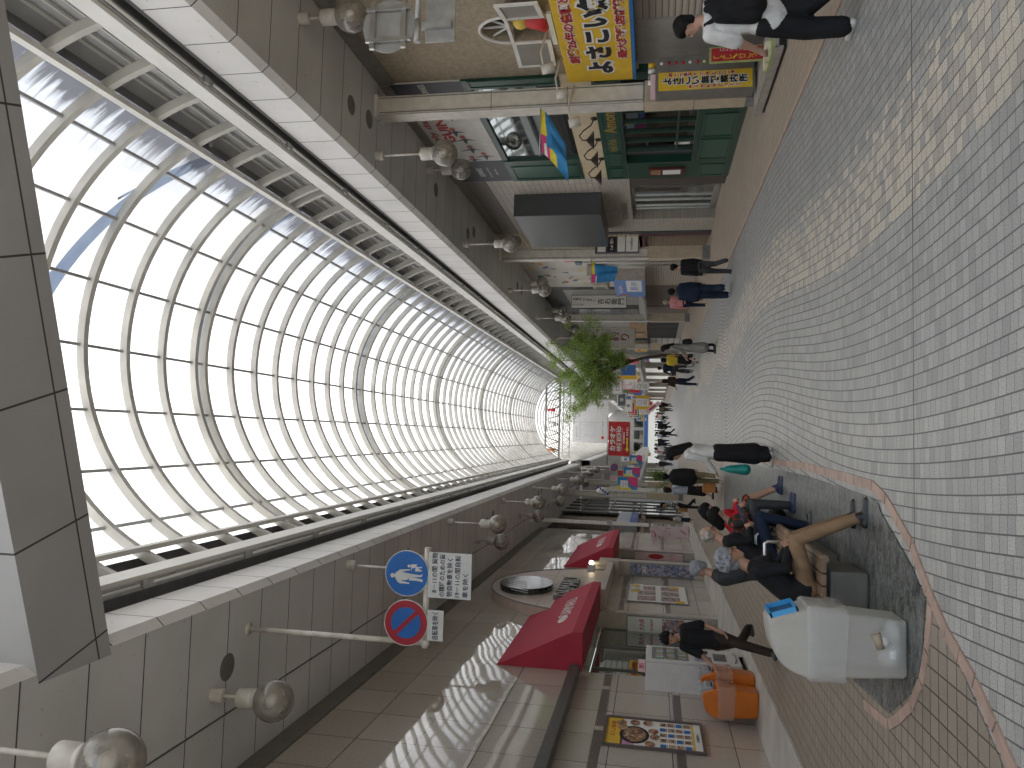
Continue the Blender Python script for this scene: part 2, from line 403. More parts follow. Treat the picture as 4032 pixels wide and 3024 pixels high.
# ------------------------------------------------------------------ arcade roof
VX, VZ, VR = 1.35, 7.15, 3.42
def arc(a, r, y): return (VX + r * math.cos(R(a)), y, VZ + r * math.sin(R(a)))
def panel_mat():
    g = G('roof_glazing'); p, x, y, z = g.pos()
    fib = g.noise(p, 1.3, 4.0); fine = g.noise(g.scale(p, (1, 5, 1)), 2.0, 4.0)
    ang = g.m('ARCTAN2', g.sub(z, VZ), g.sub(x, VX))
    s = g.noise(g.vec(g.mul(ang, 1.1), g.mul(y, 9.0), 3.0), 1.0, 5.0, .68)
    bl = g.noise(g.vec(g.mul(ang, 5.0), g.mul(y, 1.1), 7.0), 1.0, 4.0, .6)
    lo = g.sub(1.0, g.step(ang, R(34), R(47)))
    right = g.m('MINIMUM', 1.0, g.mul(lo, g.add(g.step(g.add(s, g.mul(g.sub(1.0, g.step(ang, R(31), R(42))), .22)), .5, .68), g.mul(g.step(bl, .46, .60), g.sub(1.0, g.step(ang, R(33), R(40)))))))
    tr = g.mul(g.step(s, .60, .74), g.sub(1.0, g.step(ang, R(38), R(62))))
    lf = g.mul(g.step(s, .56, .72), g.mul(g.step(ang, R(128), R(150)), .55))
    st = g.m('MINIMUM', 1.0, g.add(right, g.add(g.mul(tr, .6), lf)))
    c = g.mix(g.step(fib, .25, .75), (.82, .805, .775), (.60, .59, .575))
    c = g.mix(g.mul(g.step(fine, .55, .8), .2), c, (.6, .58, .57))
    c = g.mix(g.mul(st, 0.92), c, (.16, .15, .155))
    t = g.n('ShaderNodeBsdfTranslucent'); g.l(c, t.inputs[0])
    d = g.n('ShaderNodeBsdfPrincipled'); g.l(g.mix(.45, c, (.3, .3, .3)), d.inputs['Base Color']); d.inputs['Roughness'].default_value = .35
    mx = g.n('ShaderNodeMixShader'); mx.inputs[0].default_value = .25
    g.t.links.new(t.outputs[0], mx.inputs[1]); g.t.links.new(d.outputs[0], mx.inputs[2]); g.t.links.new(mx.outputs[0], g.out.inputs[0])
    return g.mat
GLZ = panel_mat()
roof = thing('arcade_roof', 'translucent white barrel vault roof with curved pale ribs over the shopping street', 'arcade roof')
YB, YE = -4.5, 57.9
secs = [(YB, 13.66), (14.0, 21.95), (22.5, 30.6), (31.1, 39.0), (39.5, 47.4), (47.9, YE)]
A0, A1, AP0, AP1 = 17.2, 161.1, 29.6, 154.6
def rib(y, w=.10):
    m = MB(); n = 36
    P = [A0 + (A1 - A0) * k / n for k in range(n + 1)]
    i = 0
    for a in P:
        for r, dy in ((VR, -w / 2), (VR, w / 2), (VR + .13, w / 2), (VR + .13, -w / 2)): m.v.append(arc(a, r, y + dy))
    for k in range(n):
        for j in range(4):
            m.f.append((4 * k + j, 4 * k + 4 + j, 4 * k + 4 + (j + 1) % 4, 4 * k + (j + 1) % 4)); m.mi.append(0); m.sm.append(False)
    return m.build('rib', RIB, roof)
ribs = []
k = 13.66
while k > 3.5: ribs.append(k); k -= 1.0
for a, b in secs[1:]:
    n = round((b - a) / 1.0)
    ribs += [a + (b - a) * i / n for i in range(n + 1)]
for y in ribs: rib(y)
for (a, b) in secs:
    m = MB(); n = 40; c = MB()
    for k in range(n):
        q0 = AP0 + (AP1 - AP0) * k / n; q1 = AP0 + (AP1 - AP0) * (k + 1) / n
        m.face([arc(q0, VR + .132, a), arc(q0, VR + .132, b), arc(q1, VR + .132, b), arc(q1, VR + .132, a)], 0, True)
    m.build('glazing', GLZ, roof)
for (a, b), (c_, d) in zip(secs[:-1], secs[1:]):                      # raised flashing arch over each expansion joint
    y = (b + c_) / 2
    m = MB(); n = 40
    for k in range(n):
        q0 = AP0 + (AP1 - AP0) * k / n; q1 = AP0 + (AP1 - AP0) * (k + 1) / n
        m.face([arc(q0, VR + .30, b - .02), arc(q0, VR + .30, c_ + .02), arc(q1, VR + .30, c_ + .02), arc(q1, VR + .30, b - .02)], 0, True)
    for k in range(n):
        q0 = AP0 + (AP1 - AP0) * k / n; q1 = AP0 + (AP1 - AP0) * (k + 1) / n
        for yy in (b - .02, c_ + .02): m.face([arc(q0, VR + .13, yy), arc(q0, VR + .30, yy), arc(q1, VR + .30, yy), arc(q1, VR + .13, yy)], 0, True)
    for yy in (b - .02, c_ + .02):
        m.tube([arc(AP0 + (AP1 - AP0) * k / n, VR + .3, yy) for k in range(n + 1)], .05, 6)
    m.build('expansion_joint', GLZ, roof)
    if c_ - b > .4:                                                   # little ladder walkway over the wide joints
        m = MB()
        for k in range(26):
            q = AP0 + (AP1 - AP0) * k / 25; m.tube([arc(q, VR + .2, b), arc(q, VR + .2, c_)], .025, 4)
        m.build('ladder', RIB, roof)
# pipe arch on struts above the roof that throws its shade on the panels
m = MB(); m.tube([arc(28 + 75 * k / 24, VR + .62, 11.45 - 2.0 * (k / 24) ** 1.15 - .42) for k in range(25)], .12, 8)
for k in (0, 8, 16, 24): m.tube([arc(28 + 75 * k / 24, VR + .13, 11.45 - 2.0 * (k / 24) ** 1.15 - .42), arc(28 + 75 * k / 24, VR + .62, 11.45 - 2.0 * (k / 24) ** 1.15 - .42)], .03, 6)
m.build('service_pipe', GALV, roof)
for q in (41, 58.1, 75.2, 92.3, 109.4, 126.5, 143.6):
    m = MB(); m.tube([arc(q, VR + .085, 3.4), arc(q, VR + .085, YE)], .032, 4)
    m.build('purlin', GALV, roof)
for q in (AP0, AP1):
    m = MB(); s_ = 1 if q < 90 else -1
    x, _, z = arc(q, VR - .02, 0); m.box((x - .035, YB, z - .03), (x + .035, YE, z + .09)); m.build('eaves_rail', PALE, roof)
# louvred upstands outside the ribs, gutter beams, strip lights
for side, (qa, qb) in (('R', (A0, AP0)), ('L', (AP1, A1))):
    m = MB(); n = 5
    for k in range(n):
        a0 = qa + (qb - qa) * k / n; a1 = qa + (qb - qa) * (k + 1) / n
        m.face([arc(a0, VR + .34, YB), arc(a0, VR + .34, YE), arc(a1, VR + .34, YE), arc(a1, VR + .34, YB)], 0)
    m.build('upstand', mat('upstand_grey', (.58, .585, .59), .6, .06, 2), roof)
    m = MB()
    for k in range(4):
        q = qa + (qb - qa) * (.1 + .2 * k + (.2 if side == 'L' else 0)); m.tube([arc(q, VR + .30, YB), arc(q, VR + .30, YE)], .022, 4)
    m.build('louvre_bar', PALE if side == 'R' else GALV, roof)
m = MB()
for q, x_ in ((A0, 5.12), (A1, -2.42)):
    x0, _, z0 = arc(q, VR + .34, 0); m.face([(x0, YB, z0), (x0, YE, z0), (x_, YE, z0), (x_, YB, z0)])
    x0, _, z0 = arc(AP0 if q < 90 else AP1, VR + .12, 0); x1, _, z1 = arc(AP0 if q < 90 else AP1, VR + .34, 0); m.face([(x0, YB, z0), (x0, YE, z0), (x1, YE, z1), (x1, YB, z1)])
m.build('flashing', GREY, roof)  # closing strips added along the eaves to stop sun leaking in
BR, BL = 4.62, -1.86
for x, s_, zt in ((BR, 1, 8.17), (BL, -1, 8.27)):
    m = MB(); m.box((x, YB, 7.9), (x + s_ * .10, YE, zt)); m.build('gutter_beam', PALE, roof)
    m = MB(); m.box((x + s_ * .103, YB, 7.97), (x + s_ * .36, YE, 8.02)); m.build('gutter_soffit', GREY, roof)
    m = MB(); m.box((x + s_ * .13, YB, 7.88), (x + s_ * .18, YE, 7.94)); m.build('conduit', GALV, roof)
xl = {1: 4.73, -1: -1.97}
for s_ in (1, -1):
    y = 3.9 if s_ < 0 else 4.6
    while y < 57:
        m = MB(); x = xl[s_]
        m.box((x - .045, y, 7.87), (x + .045, y + 2.25, 7.95)); m.tube([(x, y + .06, 7.85), (x, y + 2.19, 7.85)], .02, 6, 1)
        m.box((x - .05, y + 2.27, 7.84), (x + .05, y + 2.37, 7.96)); m.build('strip_light', [GALV, PALE], roof); y += 2.42

# ------------------------------------------------------------------ canopies (soffits with fascia)
def canopy(name, label, xi, xw, s_, sm, ye, YB=YB):
    t = thing(name, label, 'canopy')
    m = MB(); z = 7.0; a = xi + s_ * .09
    m.face([(a, YB, z), (a, ye, z), (xw, ye, z), (xw, YB, z)][::(1 if s_ > 0 else -1)][::-1])
    m.build('soffit', sm, t)
    m = MB(); m.face([(a, YB, z), (a, ye, z), (xi, ye, z + .1), (xi, YB, z + .1)]); m.face([(xi, YB, z + .1), (xi, ye, z + .1), (xi, ye, 7.73), (xi, YB, 7.73)])
    m.face([(xi, YB, 7.73), (xi, ye, 7.73), (xi + s_ * .08, ye, 7.73), (xi + s_ * .08, YB, 7.73)])
    m.build('fascia', FAS, t)
    m = MB(); m.box((xi + s_ * .06, YB, 7.74), (xi + s_ * 8, ye, 7.80)); m.box((xi + s_ * .25, YB, 7.8), (xi + s_ * .5, ye, 8.9)); m.build('roof_deck', GREY, t)
    m = MB(); m.box((a, ye - .02, 7.003), (xw, ye + .1, 7.72)); m.build('end_panel', FAS, t)
    return t
canL = canopy('canopy', 'flat grey panelled canopy above the department store wall', -2.13, -4.75, -1, SOF_L, YE)
canR = canopy('canopy', 'flat grey panelled canopy above the pub side shopfronts', 4.84, 6.75, 1, SOF_R, YE)
fcl = canopy('far_canopy', 'pale canopy along the left of the street beyond the crossing', -2.13, -4.75, -1, SOF_L, 156, 66.5)
canopy('far_canopy', 'pale canopy along the right of the street beyond the crossing', 4.84, 6.75, 1, SOF_R, 156, 57.95)
m = MB(); m.box((-18, 57.95, 7.74), (-2.0, 66.5, 7.80)); m.box((4.9, 57.95, 7.74), (13, 66.5, 7.8)); m.build('crossing_sun_block', FAS, fcl)  # flat slabs added over the open crossing to keep sun off the floor
def disc(parent, x, y, r=.17):
    m = MB(); m.lathe((x, y, 6.998), [(0, -.006), (r * .92, -.006), (r, 0)], 24); m.build('speaker_grille', mat('grille', (.16, .155, .15), .7, .1), parent)
for x, y in ((-3.05, 9.15), (-2.95, 15.3), (-2.75, 16.4), (-2.9, 24.6), (-2.75, 25.6), (-2.8, 36), (-2.7, 37)): disc(canL, x, y)
for x, y in ((5.62, 12.3), (5.72, 13.15), (5.82, 17.6), (5.62, 20.9), (5.85, 21.6), (5.7, 29), (5.7, 30)): disc(canR, x, y)
for s_, x, p in ((-1, -3.63, canL),):
    m = MB(); m.box((x - .02, YB, 6.985), (x + .02, 57, 6.999)); m.build('cover_strip', SOF_L, p)
# skew bridge beam across the street near the camera
def bl(x): return 6.245 - .31 * x
cb = thing('cross_canopy', 'grey panelled bridge beam crossing the arcade overhead nearest the camera', 'canopy')
def cross_mat():
    g = G('cross_soffit'); p, x, y, z = g.pos()
    a = g.add(g.mul(x, .955), g.mul(y, -.296)); f = g.m('FRACT', g.m('DIVIDE', g.add(a, 50.35), 1.22)); ln = g.lt(f, .016)
    d = g.add(g.mul(x, .296), g.mul(y, .955)); ln = g.m('MAXIMUM', ln, g.lt(g.m('ABSOLUTE', g.sub(d, 5.80)), .010))
    n = g.noise(p, .8, 4.0)
    col = g.mix(g.step(n, .3, .75), (.42, .425, .44), (.36, .365, .38)); col = g.mix(ln, col, (.05, .05, .05))
    g.bsdf(col, .5, 0, None, .4); return g.mat
CRS = cross_mat()
m = MB(); xa, xb = -2.3, 4.95
P = [(xa, bl(xa), 6.997), (xb, bl(xb), 6.997), (xb, bl(xb) - 0.92, 6.997), (xa, bl(xa) - 0.92, 6.997)]
m.prism(P, (0, 0, .5)); m.build('soffit', CRS, cb)
m = MB(); m.prism([(x, y, 7.5) for x, y, _ in P], (0, 0, .35)); m.build('beam_top', FAS, cb)

# ------------------------------------------------------------------ columns
def column(x, y, d, label, sgn, zb=0.0, foot=True):
    t = thing('arcade_column', label, 'column', (x, y, 0), 'cream arcade columns')
    m = MB(); w = .36
    m.box((0, 0, 2.0), (sgn * w, .36, 6.93)); m.build('shaft', CREAM, t, .006)
    m = MB(); m.box((-.004 * sgn, -.012, 2.0), (.0, .0, 6.9)); 
    m.box((sgn * .035, -.014, 2.0), (sgn * .05, -.002, 6.9)); m.box((sgn * (w - .05), -.014, 2.0), (sgn * (w - .035), -.002, 6.9))
    for zz in (2.0, 3.35, 4.75): m.box((-.003 * sgn, -.006, zz), (sgn * w, -.001, zz + .012))
    m.build('seam_trim', GREY, t)
    m = MB(); m.box((-.03 * sgn, -.03, 6.93), (sgn * (w + .03), .39, 7.0)); m.build('capital', FAS, t)
    if foot:
        m = MB(); m.box((-.02 * sgn, -.02, .25), (sgn * (w + .02), .38, 1.12)); m.box((-.02 * sgn, -.02, 1.13), (sgn * (w + .02), .38, 1.99)); m.build('cladding', mat('beige_cladding', (.50, .42, .31), .5, .08), t, .006)
        m = MB(); m.box((-.015 * sgn, -.015, -.01), (sgn * (w + .015), .375, .25)); m.build('base_block', GREY, t)
    return t
column(5.9, 13.4, .36, 'cream square column between the yellow board and the green pub', 1)
column(5.9, 25.4, .36, 'cream square column carrying the tenant nameplate', 1)
column(5.9, 39.4, .36, 'cream square column behind the pink shirt pedestrian', 1)
column(5.9, 52.0, .36, 'grey cream column beyond the street tree', 1)
column(-3.2, 45.2, .36, 'thick cream column beside the blue and pink flags', -1)
column(-3.2, 56.4, .36, 'pale column at the far left crossing behind the flags', -1)
# ------------------------------------------------------------------ glass
def glass(name, tint, refl=.10, rough=.02):
    g = G(name)
    t = g.n('ShaderNodeBsdfTransparent'); g.l(tint, t.inputs[0])
    s = g.n('ShaderNodeBsdfGlossy'); s.inputs['Roughness'].default_value = rough; g.l((.95, .97, .96), s.inputs[0])
    f = g.n('ShaderNodeFresnel'); f.inputs[0].default_value = 1.55
    mx = g.n('ShaderNodeMixShader'); g.l(g.m('MINIMUM', 1.0, g.add(refl, g.mul(f.outputs[0], 1.4))), mx.inputs[0])
    g.t.links.new(t.outputs[0], mx.inputs[1]); g.t.links.new(s.outputs[0], mx.inputs[2]); g.t.links.new(mx.outputs[0], g.out.inputs[0]); return g.mat
GLASS = glass('window_glass', (.80, .86, .80))
DGLASS = glass('dark_window_glass', (.35, .38, .36), .03)
DARK = mat('dark_interior', (.02, .02, .02), .8, .2)
def quadW(m, y0, y1, z0, z1, x, mi=0): m.face([(x, y1, z0), (x, y0, z0), (x, y0, z1), (x, y1, z1)], mi)

# ================================================================== LEFT: department store
XL = -4.46
ds = thing('department_store', 'brown polished granite department store with crimson awnings on the left side', 'department store')
INT = mat('shop_interior', (.62, .68, .56), .8, .08); INTC = mat('shop_ceiling', (.30, .19, .11), .6, .1)
GRAN2 = mat('dark_granite_band', (.13, .105, .09), .3, .15, 9); GRANL = mat('light_granite', (.47, .42, .37), .35, .1, 9)
m = MB()
W1, W2 = (14.9, 20.0), (25.5, 31.1)
def wl(y0, y1, z0, z1): m.box((XL - .5, y0, z0), (XL, y1, z1))
wl(Y0, W1[0], 0, 7.02); wl(W1[0], W1[1], 2.98, 7.02); wl(W1[1], W2[0], 0, 7.02); wl(W2[0], W2[1], 2.98, 7.02); wl(W2[1], 36.8, 0, 7.02)
m.build('wall', GRAN, ds)
for (a, b), d in ((W1, .42), (W2, .35)):
    m = MB(); m.box((XL - 3.2, a, .08), (XL - .55, b, .1)); m.box((XL - 3.2, a - .2, .1), (XL - 2.6, b + .2, 2.9), 0); m.box((XL - 2.6, a - .2, .1), (XL - .5, a - .05, 2.9)); m.box((XL - 2.6, b + .05, .1), (XL - .5, b + .2, 2.9))
    m.build('show_window_room', INT, ds)
    m = MB(); m.box((XL - 3.2, a - .2, 2.9), (XL - .45, b + .2, 2.96)); m.build('show_window_ceiling', INTC, ds)
    win = MB(); win.box((XL - d - .012, a, .1), (XL - d, b, 2.9)); w_ = win.build('shop_window', GLASS, ds)
    m = MB()
    n = 3
    for k in range(n + 1):
        yy = a + (b - a) * k / n; m.box((XL - d - .03, yy - .02, .1), (XL - d + .03, yy + .02, 2.92))
    m.box((XL - d - .03, a, .1), (XL - d + .03, b, .17)); m.build('frame', GREY, w_)
    m = MB(); m.box((XL - .53, b - .012, .08), (XL + .006, b + .28, 2.985)); m.build('pier', GRANL, ds)
    m = MB()
    for k in range(5):
        yy = a + .5 + k * (b - a) / 5; m.box((XL - 1.7, yy, .1), (XL - 1.2, yy + .6, .9), 0); m.box((XL - 1.62, yy + .1, .9), (XL - 1.28, yy + .5, 1.35 + .25 * (k % 2)), 1)
    m.build('display_stand', [WHITE, mat('display_goods', (.30, .36, .28), .6, .3)], ds)
    m = MB(); m.box((XL - 2.2, a + .4, 2.87), (XL - 1.0, b - .4, 2.895)); m.build('added_ceiling_glow', emis('added_shop_glow', (1, .95, .82), 1.1), ds)  # glowing ceiling panel added to brighten the show window room
    m = MB()
    for k in range(3): m.lathe((XL - .9, a + .9 + 1.7 * k, 2.885), [(0, 0), (.06, 0), (.07, .01)], 12)
    m.build('downlight', emis('warm_bulb', (1, .86, .6), 3.0), ds)
for z0, z1 in ((2.42, 2.56), (1.22, 1.35)):
    for a, b in ((Y0, W1[0] - .02), (20.4, 25.3), (31.5, 36.7)): MB().box((XL, a, z0), (XL + .004, b, z1)).build('dark_band', GRAN2, ds)
for z0, z1 in ((2.425, 2.555), (1.225, 1.345)):
    for yy in (7.4, 8.95, 10.5, 12.05, 13.98, 21.5, 23.2, 32.5, 34): MB().box((XL, yy, z0), (XL + .007, yy + .16, z1)).build('inlay_square', GRANL, ds)
m = MB(); m.box((XL, Y0, 3.02), (XL + .20, 14.6, 3.20)); m.cyl((XL + .1, 14.52, 3.11), (XL + .1, 14.66, 3.11), .11); m.build('service_rail', mat('bronze_rail', (.07, .065, .06), .4, .15), ds, .012)
m = MB()
m.box((XL, Y0, 6.68), (XL + .03, 36.8, 7.0)); m.build('cornice_strip', mat('cornice', (.16, .155, .14), .5, .1), ds)
CRIM = mat('crimson_canvas', (.40, .025, .055), .75, .07, 2.5, .15, bscale=220)
def awning(a, b, lab):
    x0, x1 = XL + .005, XL + .72
    m = MB()
    A = [(x0, a, 4.65), (x1, a, 3.2), (x1, a, 3.0), (x0, a, 3.0)]
    m.prism(A, (0, b - a, 0)); o = m.build('awning', CRIM, ds); o['label'] = lab
    m = MB(); zc = 3.52; slope = (4.65 - 3.2); nrm = Vector((slope, 0, .71)).normalized()
    u = Vector((0, 1, 0)); up = Vector((-.715, 0, slope)).normalized()
    # lettering lies on the slope
    base = Vector((x1, (a + b) / 2, 3.2)) + up * .42 + nrm * .004
    tmp = MB(); letter(tmp, 'DAIMARU', 'E', (0, .35, 0), 1.75, .30, 0, 0, bold=.0)
    for k in range(12):                                              # striped oval emblem
        pass
    el = MB(); ell(el, 'E', (0, -.85, 0), .30, .11, 0, 0)
    for mb in (tmp, el):
        i = len(m.v)
        for v in mb.v: m.v.append(tuple(base + u * v[1] + up * v[2]))
        for f in mb.f: m.f.append(tuple(i + q for q in f)); m.mi.append(0); m.sm.append(False)
    i = len(m.v)
    for s_ in (-.15, -.03, .09):
        y_ = -.85 + s_
        for q in ((y_, -.09), (y_ + .03, -.09), (y_ + .09, .09), (y_ + .06, .09)): m.v.append(tuple(base + nrm * .002 + u * q[0] + up * q[1]))
        m.f.append((i, i + 1, i + 2, i + 3)); m.mi.append(1); m.sm.append(False); i += 4
    m.build('lettering', [WHITE, CRIM], o)
awning(W1[0] - .03, W1[1] + .12, 'large crimson awning nearer the camera'); awning(26.3, 31.6, 'smaller looking crimson awning farther along the wall')
# arched entrance panel with emblem and raised letters
ARC = mat('pink_granite_panel', (.50, .41, .35), .4, .07, 5)
m = MB(); n = 40; cyc, czc, rr = 21.6, 3.05, 3.05
P = [(XL, cyc + rr * math.cos(math.pi * k / n), czc + rr * math.sin(math.pi * k / n)) for k in range(n + 1)]
m.prism(P, (.26, 0, 0)); ap = m.build('arch_panel', ARC, ds)
m = MB(); m.tube([(XL + .265, cyc + (rr - .01) * math.cos(math.pi * k / n), czc + (rr - .01) * math.sin(math.pi * k / n)) for k in range(n + 1)], .02, 6)
for q in (-1.2, .2, 1.5): m.box((XL + .26, cyc + q, 3.1), (XL + .262, cyc + q + .012, 5.4))
m.box((XL + .26, cyc - 2.8, 4.5), (XL + .262, cyc + 2.7, 4.512)); m.build('seam', GREY, ap)
m = MB(); m.box((XL - .02, 20.3, 2.9), (XL + .5, 25.2, 3.06)); m.build('entrance_lintel', GRANL, ds)
EMB = mat('emblem_mirror', (.10, .12, .125), .12, .05, metal=.9)
m = MB(); ell(m, 'E', (XL + .26, 21.05, 5.07), .95, .72, 0, .16, .16); em = m.build('emblem', EMB, ap)
m = MB()
for k in range(6):
    yy = 21.35 - .28 * k
    m.prism([(XL + .421, yy, 5.66 - .07 * k), (XL + .421, yy + .03, 5.66 - .07 * k), (XL + .421, yy - .32, 5.05 - .05 * k), (XL + .421, yy - .35, 5.05 - .05 * k)], (.006, 0, 0))
m.build('emblem_stripe', STEEL, em)
m = MB(); letter(m, 'DAIMARU', 'E', (XL + .26, 21.1, 3.95), 2.6, .48, 0, 0, bold=.02)
vs = list(m.v); fs = list(m.f); k0 = len(vs)
m2 = MB()
for f in fs: m2.prism([vs[i] for i in f], (.12, 0, 0))
m2.build('raised_letters', mat('letter_steel', (.20, .19, .18), .25, .05, metal=.8), ap)
m = MB(); m.box((XL, 24.75, 2.75), (XL + .55, 25.25, 3.35)); m.box((XL + .1, 24.85, 3.35), (XL + .45, 25.15, 3.6)); m.build('corner_block', GRANL, ds)
sl = thing('spotlight', 'small lit spotlight on a thin arm beside the entrance arch corner', 'lamp', (XL + .45, 24.3, 3.5))
m = MB(); m.cyl((0, 0, -.35), (0, 0, .1), .012, n=6); m.cyl((0, .35, .05), (0, 0, .1), .012, n=6); m.build('arm', GALV, sl)
m = MB(); m.sphere((0, .38, .09), .075, 10); m.build('bulb', emis('bulb_glow', (1, .82, .5), 6), sl)
sl2 = thing('floodlight', 'grey floodlight box aimed at the emblem above the near awning', 'lamp', (XL + .7, 22.1, 3.3))
m = MB(); m.box((-.08, -.12, 0), (.08, .12, .2)); m.build('housing', GALV, sl2); m = MB(); m.box((-.03, -.02, -.25), (0, .02, 0)); m.build('bracket', GREY, sl2)
# posters on the store
def photo_mat(name, cols, sc=9.0, seed=0.0):
    g = G(name); o = g.obj(); v = g.n('ShaderNodeTexVoronoi', feature='F1'); g.l(g.scale(o, (1, 1, 1.2)), v.inputs['Vector']); v.inputs['Scale'].default_value = sc
    sp = g.n('ShaderNodeSeparateColor'); g.l(v.outputs['Color'], sp.inputs[0])
    r = g.n('ShaderNodeValToRGB'); r.color_ramp.interpolation = 'CONSTANT'; e = r.color_ramp.elements
    while len(e) < len(cols): e.new(.5)
    for i, c in enumerate(cols): e[i].position = i / len(cols); e[i].color = tuple(c) + (1,)
    g.l(sp.outputs[0], r.inputs[0]); n = g.noise(o, sc * 4, 3.0)
    g.bsdf(g.mix(g.mul(n, .35), r.outputs[0], (.1, .07, .06)), .35); MATS[name] = g.mat; return g.mat
FOOD = photo_mat('food_photo', [(.35, .14, .07), (.5, .28, .14), (.16, .06, .04), (.62, .45, .3), (.3, .2, .1)], 16)
PPL = photo_mat('print_photo', [(.55, .32, .24), (.06, .05, .06), (.6, .5, .45), (.3, .12, .12), (.25, .3, .4)], 13)
BLUEP = photo_mat('blue_print', [(.16, .2, .36), (.34, .38, .48), (.45, .34, .40), (.12, .14, .22)], 14)
PINKP = mat('pink_print', (.72, .50, .52), .5, .1); PAPER = mat('paper', (.78, .77, .74), .6, .04)
t = thing('food_poster', 'framed food poster with yellow top on the granite wall by the orange bins', 'poster', (XL + .004, 12.05, 1.67))
m = MB()
for a, b in (((0, -.58, -.74), (.04, -.54, .74)), ((0, .54, -.74), (.04, .58, .74)), ((0, -.54, .70), (.04, .54, .74)), ((0, -.54, -.74), (.04, .54, -.70))): m.box(a, b)
m.build('frame', mat('brown_frame', (.10, .08, .07), .4, .1), t)
m = MB(); rect(m, 'E', (0, 0, 0), 1.08, 1.40, 0, .012)
rect(m, 'E', (0, 0, .58), 1.08, .25, 1, .014); rect(m, 'E', (-.38, 0, 0), .001, .001, 1)
letter(m, 'おいしい秋の味', 'E', (0, .1, .60), .6, .09, 2, .017)
rect(m, 'E', (0, -.33, .38), .42, .2, 3, .014)
ell(m, 'E', (0, -.08, .28), .34, .22, 4, .016); ell(m, 'E', (0, -.08, .28), .28, .17, 5, .018)
for k, (y_, z_) in enumerate(((.36, .48), (.40, .28), (.18, .46), (.42, .08), (-.40, .05), (.1, .0), (-.12, -.02))): ell(m, 'E', (0, y_, z_), .11, .075, 5, .019)
for j in range(4):
    for i in range(5): rect(m, 'E', (0, -.42 + .21 * i, -.14 - .12 * j), .13, .085, 5 if (i + j) % 3 else 6, .015); rect(m, 'E', (0, -.42 + .21 * i, -.195 - .12 * j), .13, .012, 7, .015)
rect(m, 'E', (0, 0, -.585), 1.08, .03, 1, .015); rect(m, 'E', (0, 0, -.65), 1.08, .10, 0, .014); letter(m, 'DAIMARU', 'E', (0, 0, -.65), .3, .045, 4, .016)
m.build('print', [PAPER, YEL, INKR, mat('lilac', (.55, .3, .5), .5), INK, FOOD, BLU, INKG], t)
def poster(label, c, w, h, facing, paint, cols, name='poster'):
    t = thing(name, label, 'poster', c); m = MB(); rect(m, facing, (0, 0, 0), w, h, 0, 0, .02); m.build('backing', GREY, t)
    m = MB(); rect(m, facing, (0, 0, 0), w - .05, h - .05, 0, .004); paint(m); m.build('print', cols, t); return t
def pm(m):
    for i in range(3):
        for j in range(2): rect(m, 'E', (0, -.75 + .72 * i, -.35 + .65 * j), .6, .5, 1, .007)
    for y_, z_ in ((-1.05, -.6), (.2, .62), (.95, .62), (.9, -.5)): ell(m, 'E', (0, y_, z_), .17, .13, 2, .009)
    rect(m, 'E', (0, .8, .55), .9, .3, 0, .008); letter(m, '5Fレストラン', 'E', (0, .6, .55), .7, .14, 3, .011)
poster('white framed board of restaurant photos with round yellow badges under the arch', (XL + .03, 22.6, 1.55), 2.4, 1.65, 'E', pm, [PAPER, PPL, YEL, INK])
def pb(m):
    letter(m, 'SALE', 'S', (0, 0, .55), .2, .12, 1, .008); rect(m, 'S', (0, 0, .15), .28, .7, 2, .007)
poster('narrow blue poster on the pier between the entrance and the far show window', (XL + .22, 25.36, 1.4), .40, 2.0, 'S', pb, [BLUEP, PAPER, BLUEP])
m = MB(); m.box((XL + .008, 25.39, .09), (XL + .45, 25.8, 2.97)); m.build('pier', GRANL, ds)
def pw(m):
    rect(m, 'S', (0, 0, -.28), .34, .55, 1, .007); letter(m, '大丸祭', 'S', (0, 0, .5), .28, .13, 2, .008); letter(m, '秋の特別展', 'S', (0, 0, .25), .28, .07, 2, .008)
poster('white and tan exhibition poster on the pale pier beside the near shop window', (XL - .24, 19.96, 1.45), .42, 1.75, 'S', pw, [PAPER, PPL, INKR])
def pk(m):
    ell(m, 'S', (0, 0, .1), .1, .3, 1, .007); letter(m, 'ピンク', 'S', (0, 0, -.5), .22, .1, 1, .008)
poster('pale pink poster on the pier by the pink ribbon vending machine', (XL - .2, 31.06, 1.45), .34, 1.9, 'S', pk, [PINKP, INKR])

# ---- next building on the left: brown tiles
TILE_L = grid('brown_wall_tile', (.36, .27, .20), (.30, .23, .17), (.10, .08, .07), 'yz', .23, .075, .010, .5, 0.0, .3)
TILE_G = grid('grey_wall_tile', (.36, .36, .38), (.31, .31, .33), (.12, .12, .13), 'yz', .3, .11, .014, .5, 0.0, .3)
tb = thing('tiled_building', 'brown tiled building with a dark glass front beyond the department store', 'building')
m = MB(); m.box((-9, 36.85, 0), (-4.75, 44.0, 2.3)); m.box((-9, 44.0, 0), (-4.75, 58, 7.0)); m.box((-9, 36.85, 2.3), (-5.3, 44, 7.0)); m.build('wall', TILE_L, tb)
m = MB(); m.box((-5.3, 38.2, 3.9), (-5.25, 44, 6.4)); m.build('window', mat('navy_glass', (.012, .02, .035), .12, .1), tb)
m = MB(); m.box((-5.2, 36.9, 5.6), (-4.62, 38.1, 7.0)); m.build('grey_tile_bay', TILE_G, tb)
m = MB(); m.box((-5.3, 36.9, 3.55), (-4.7, 44, 3.85)); m.build('ledge', DGREY, tb)
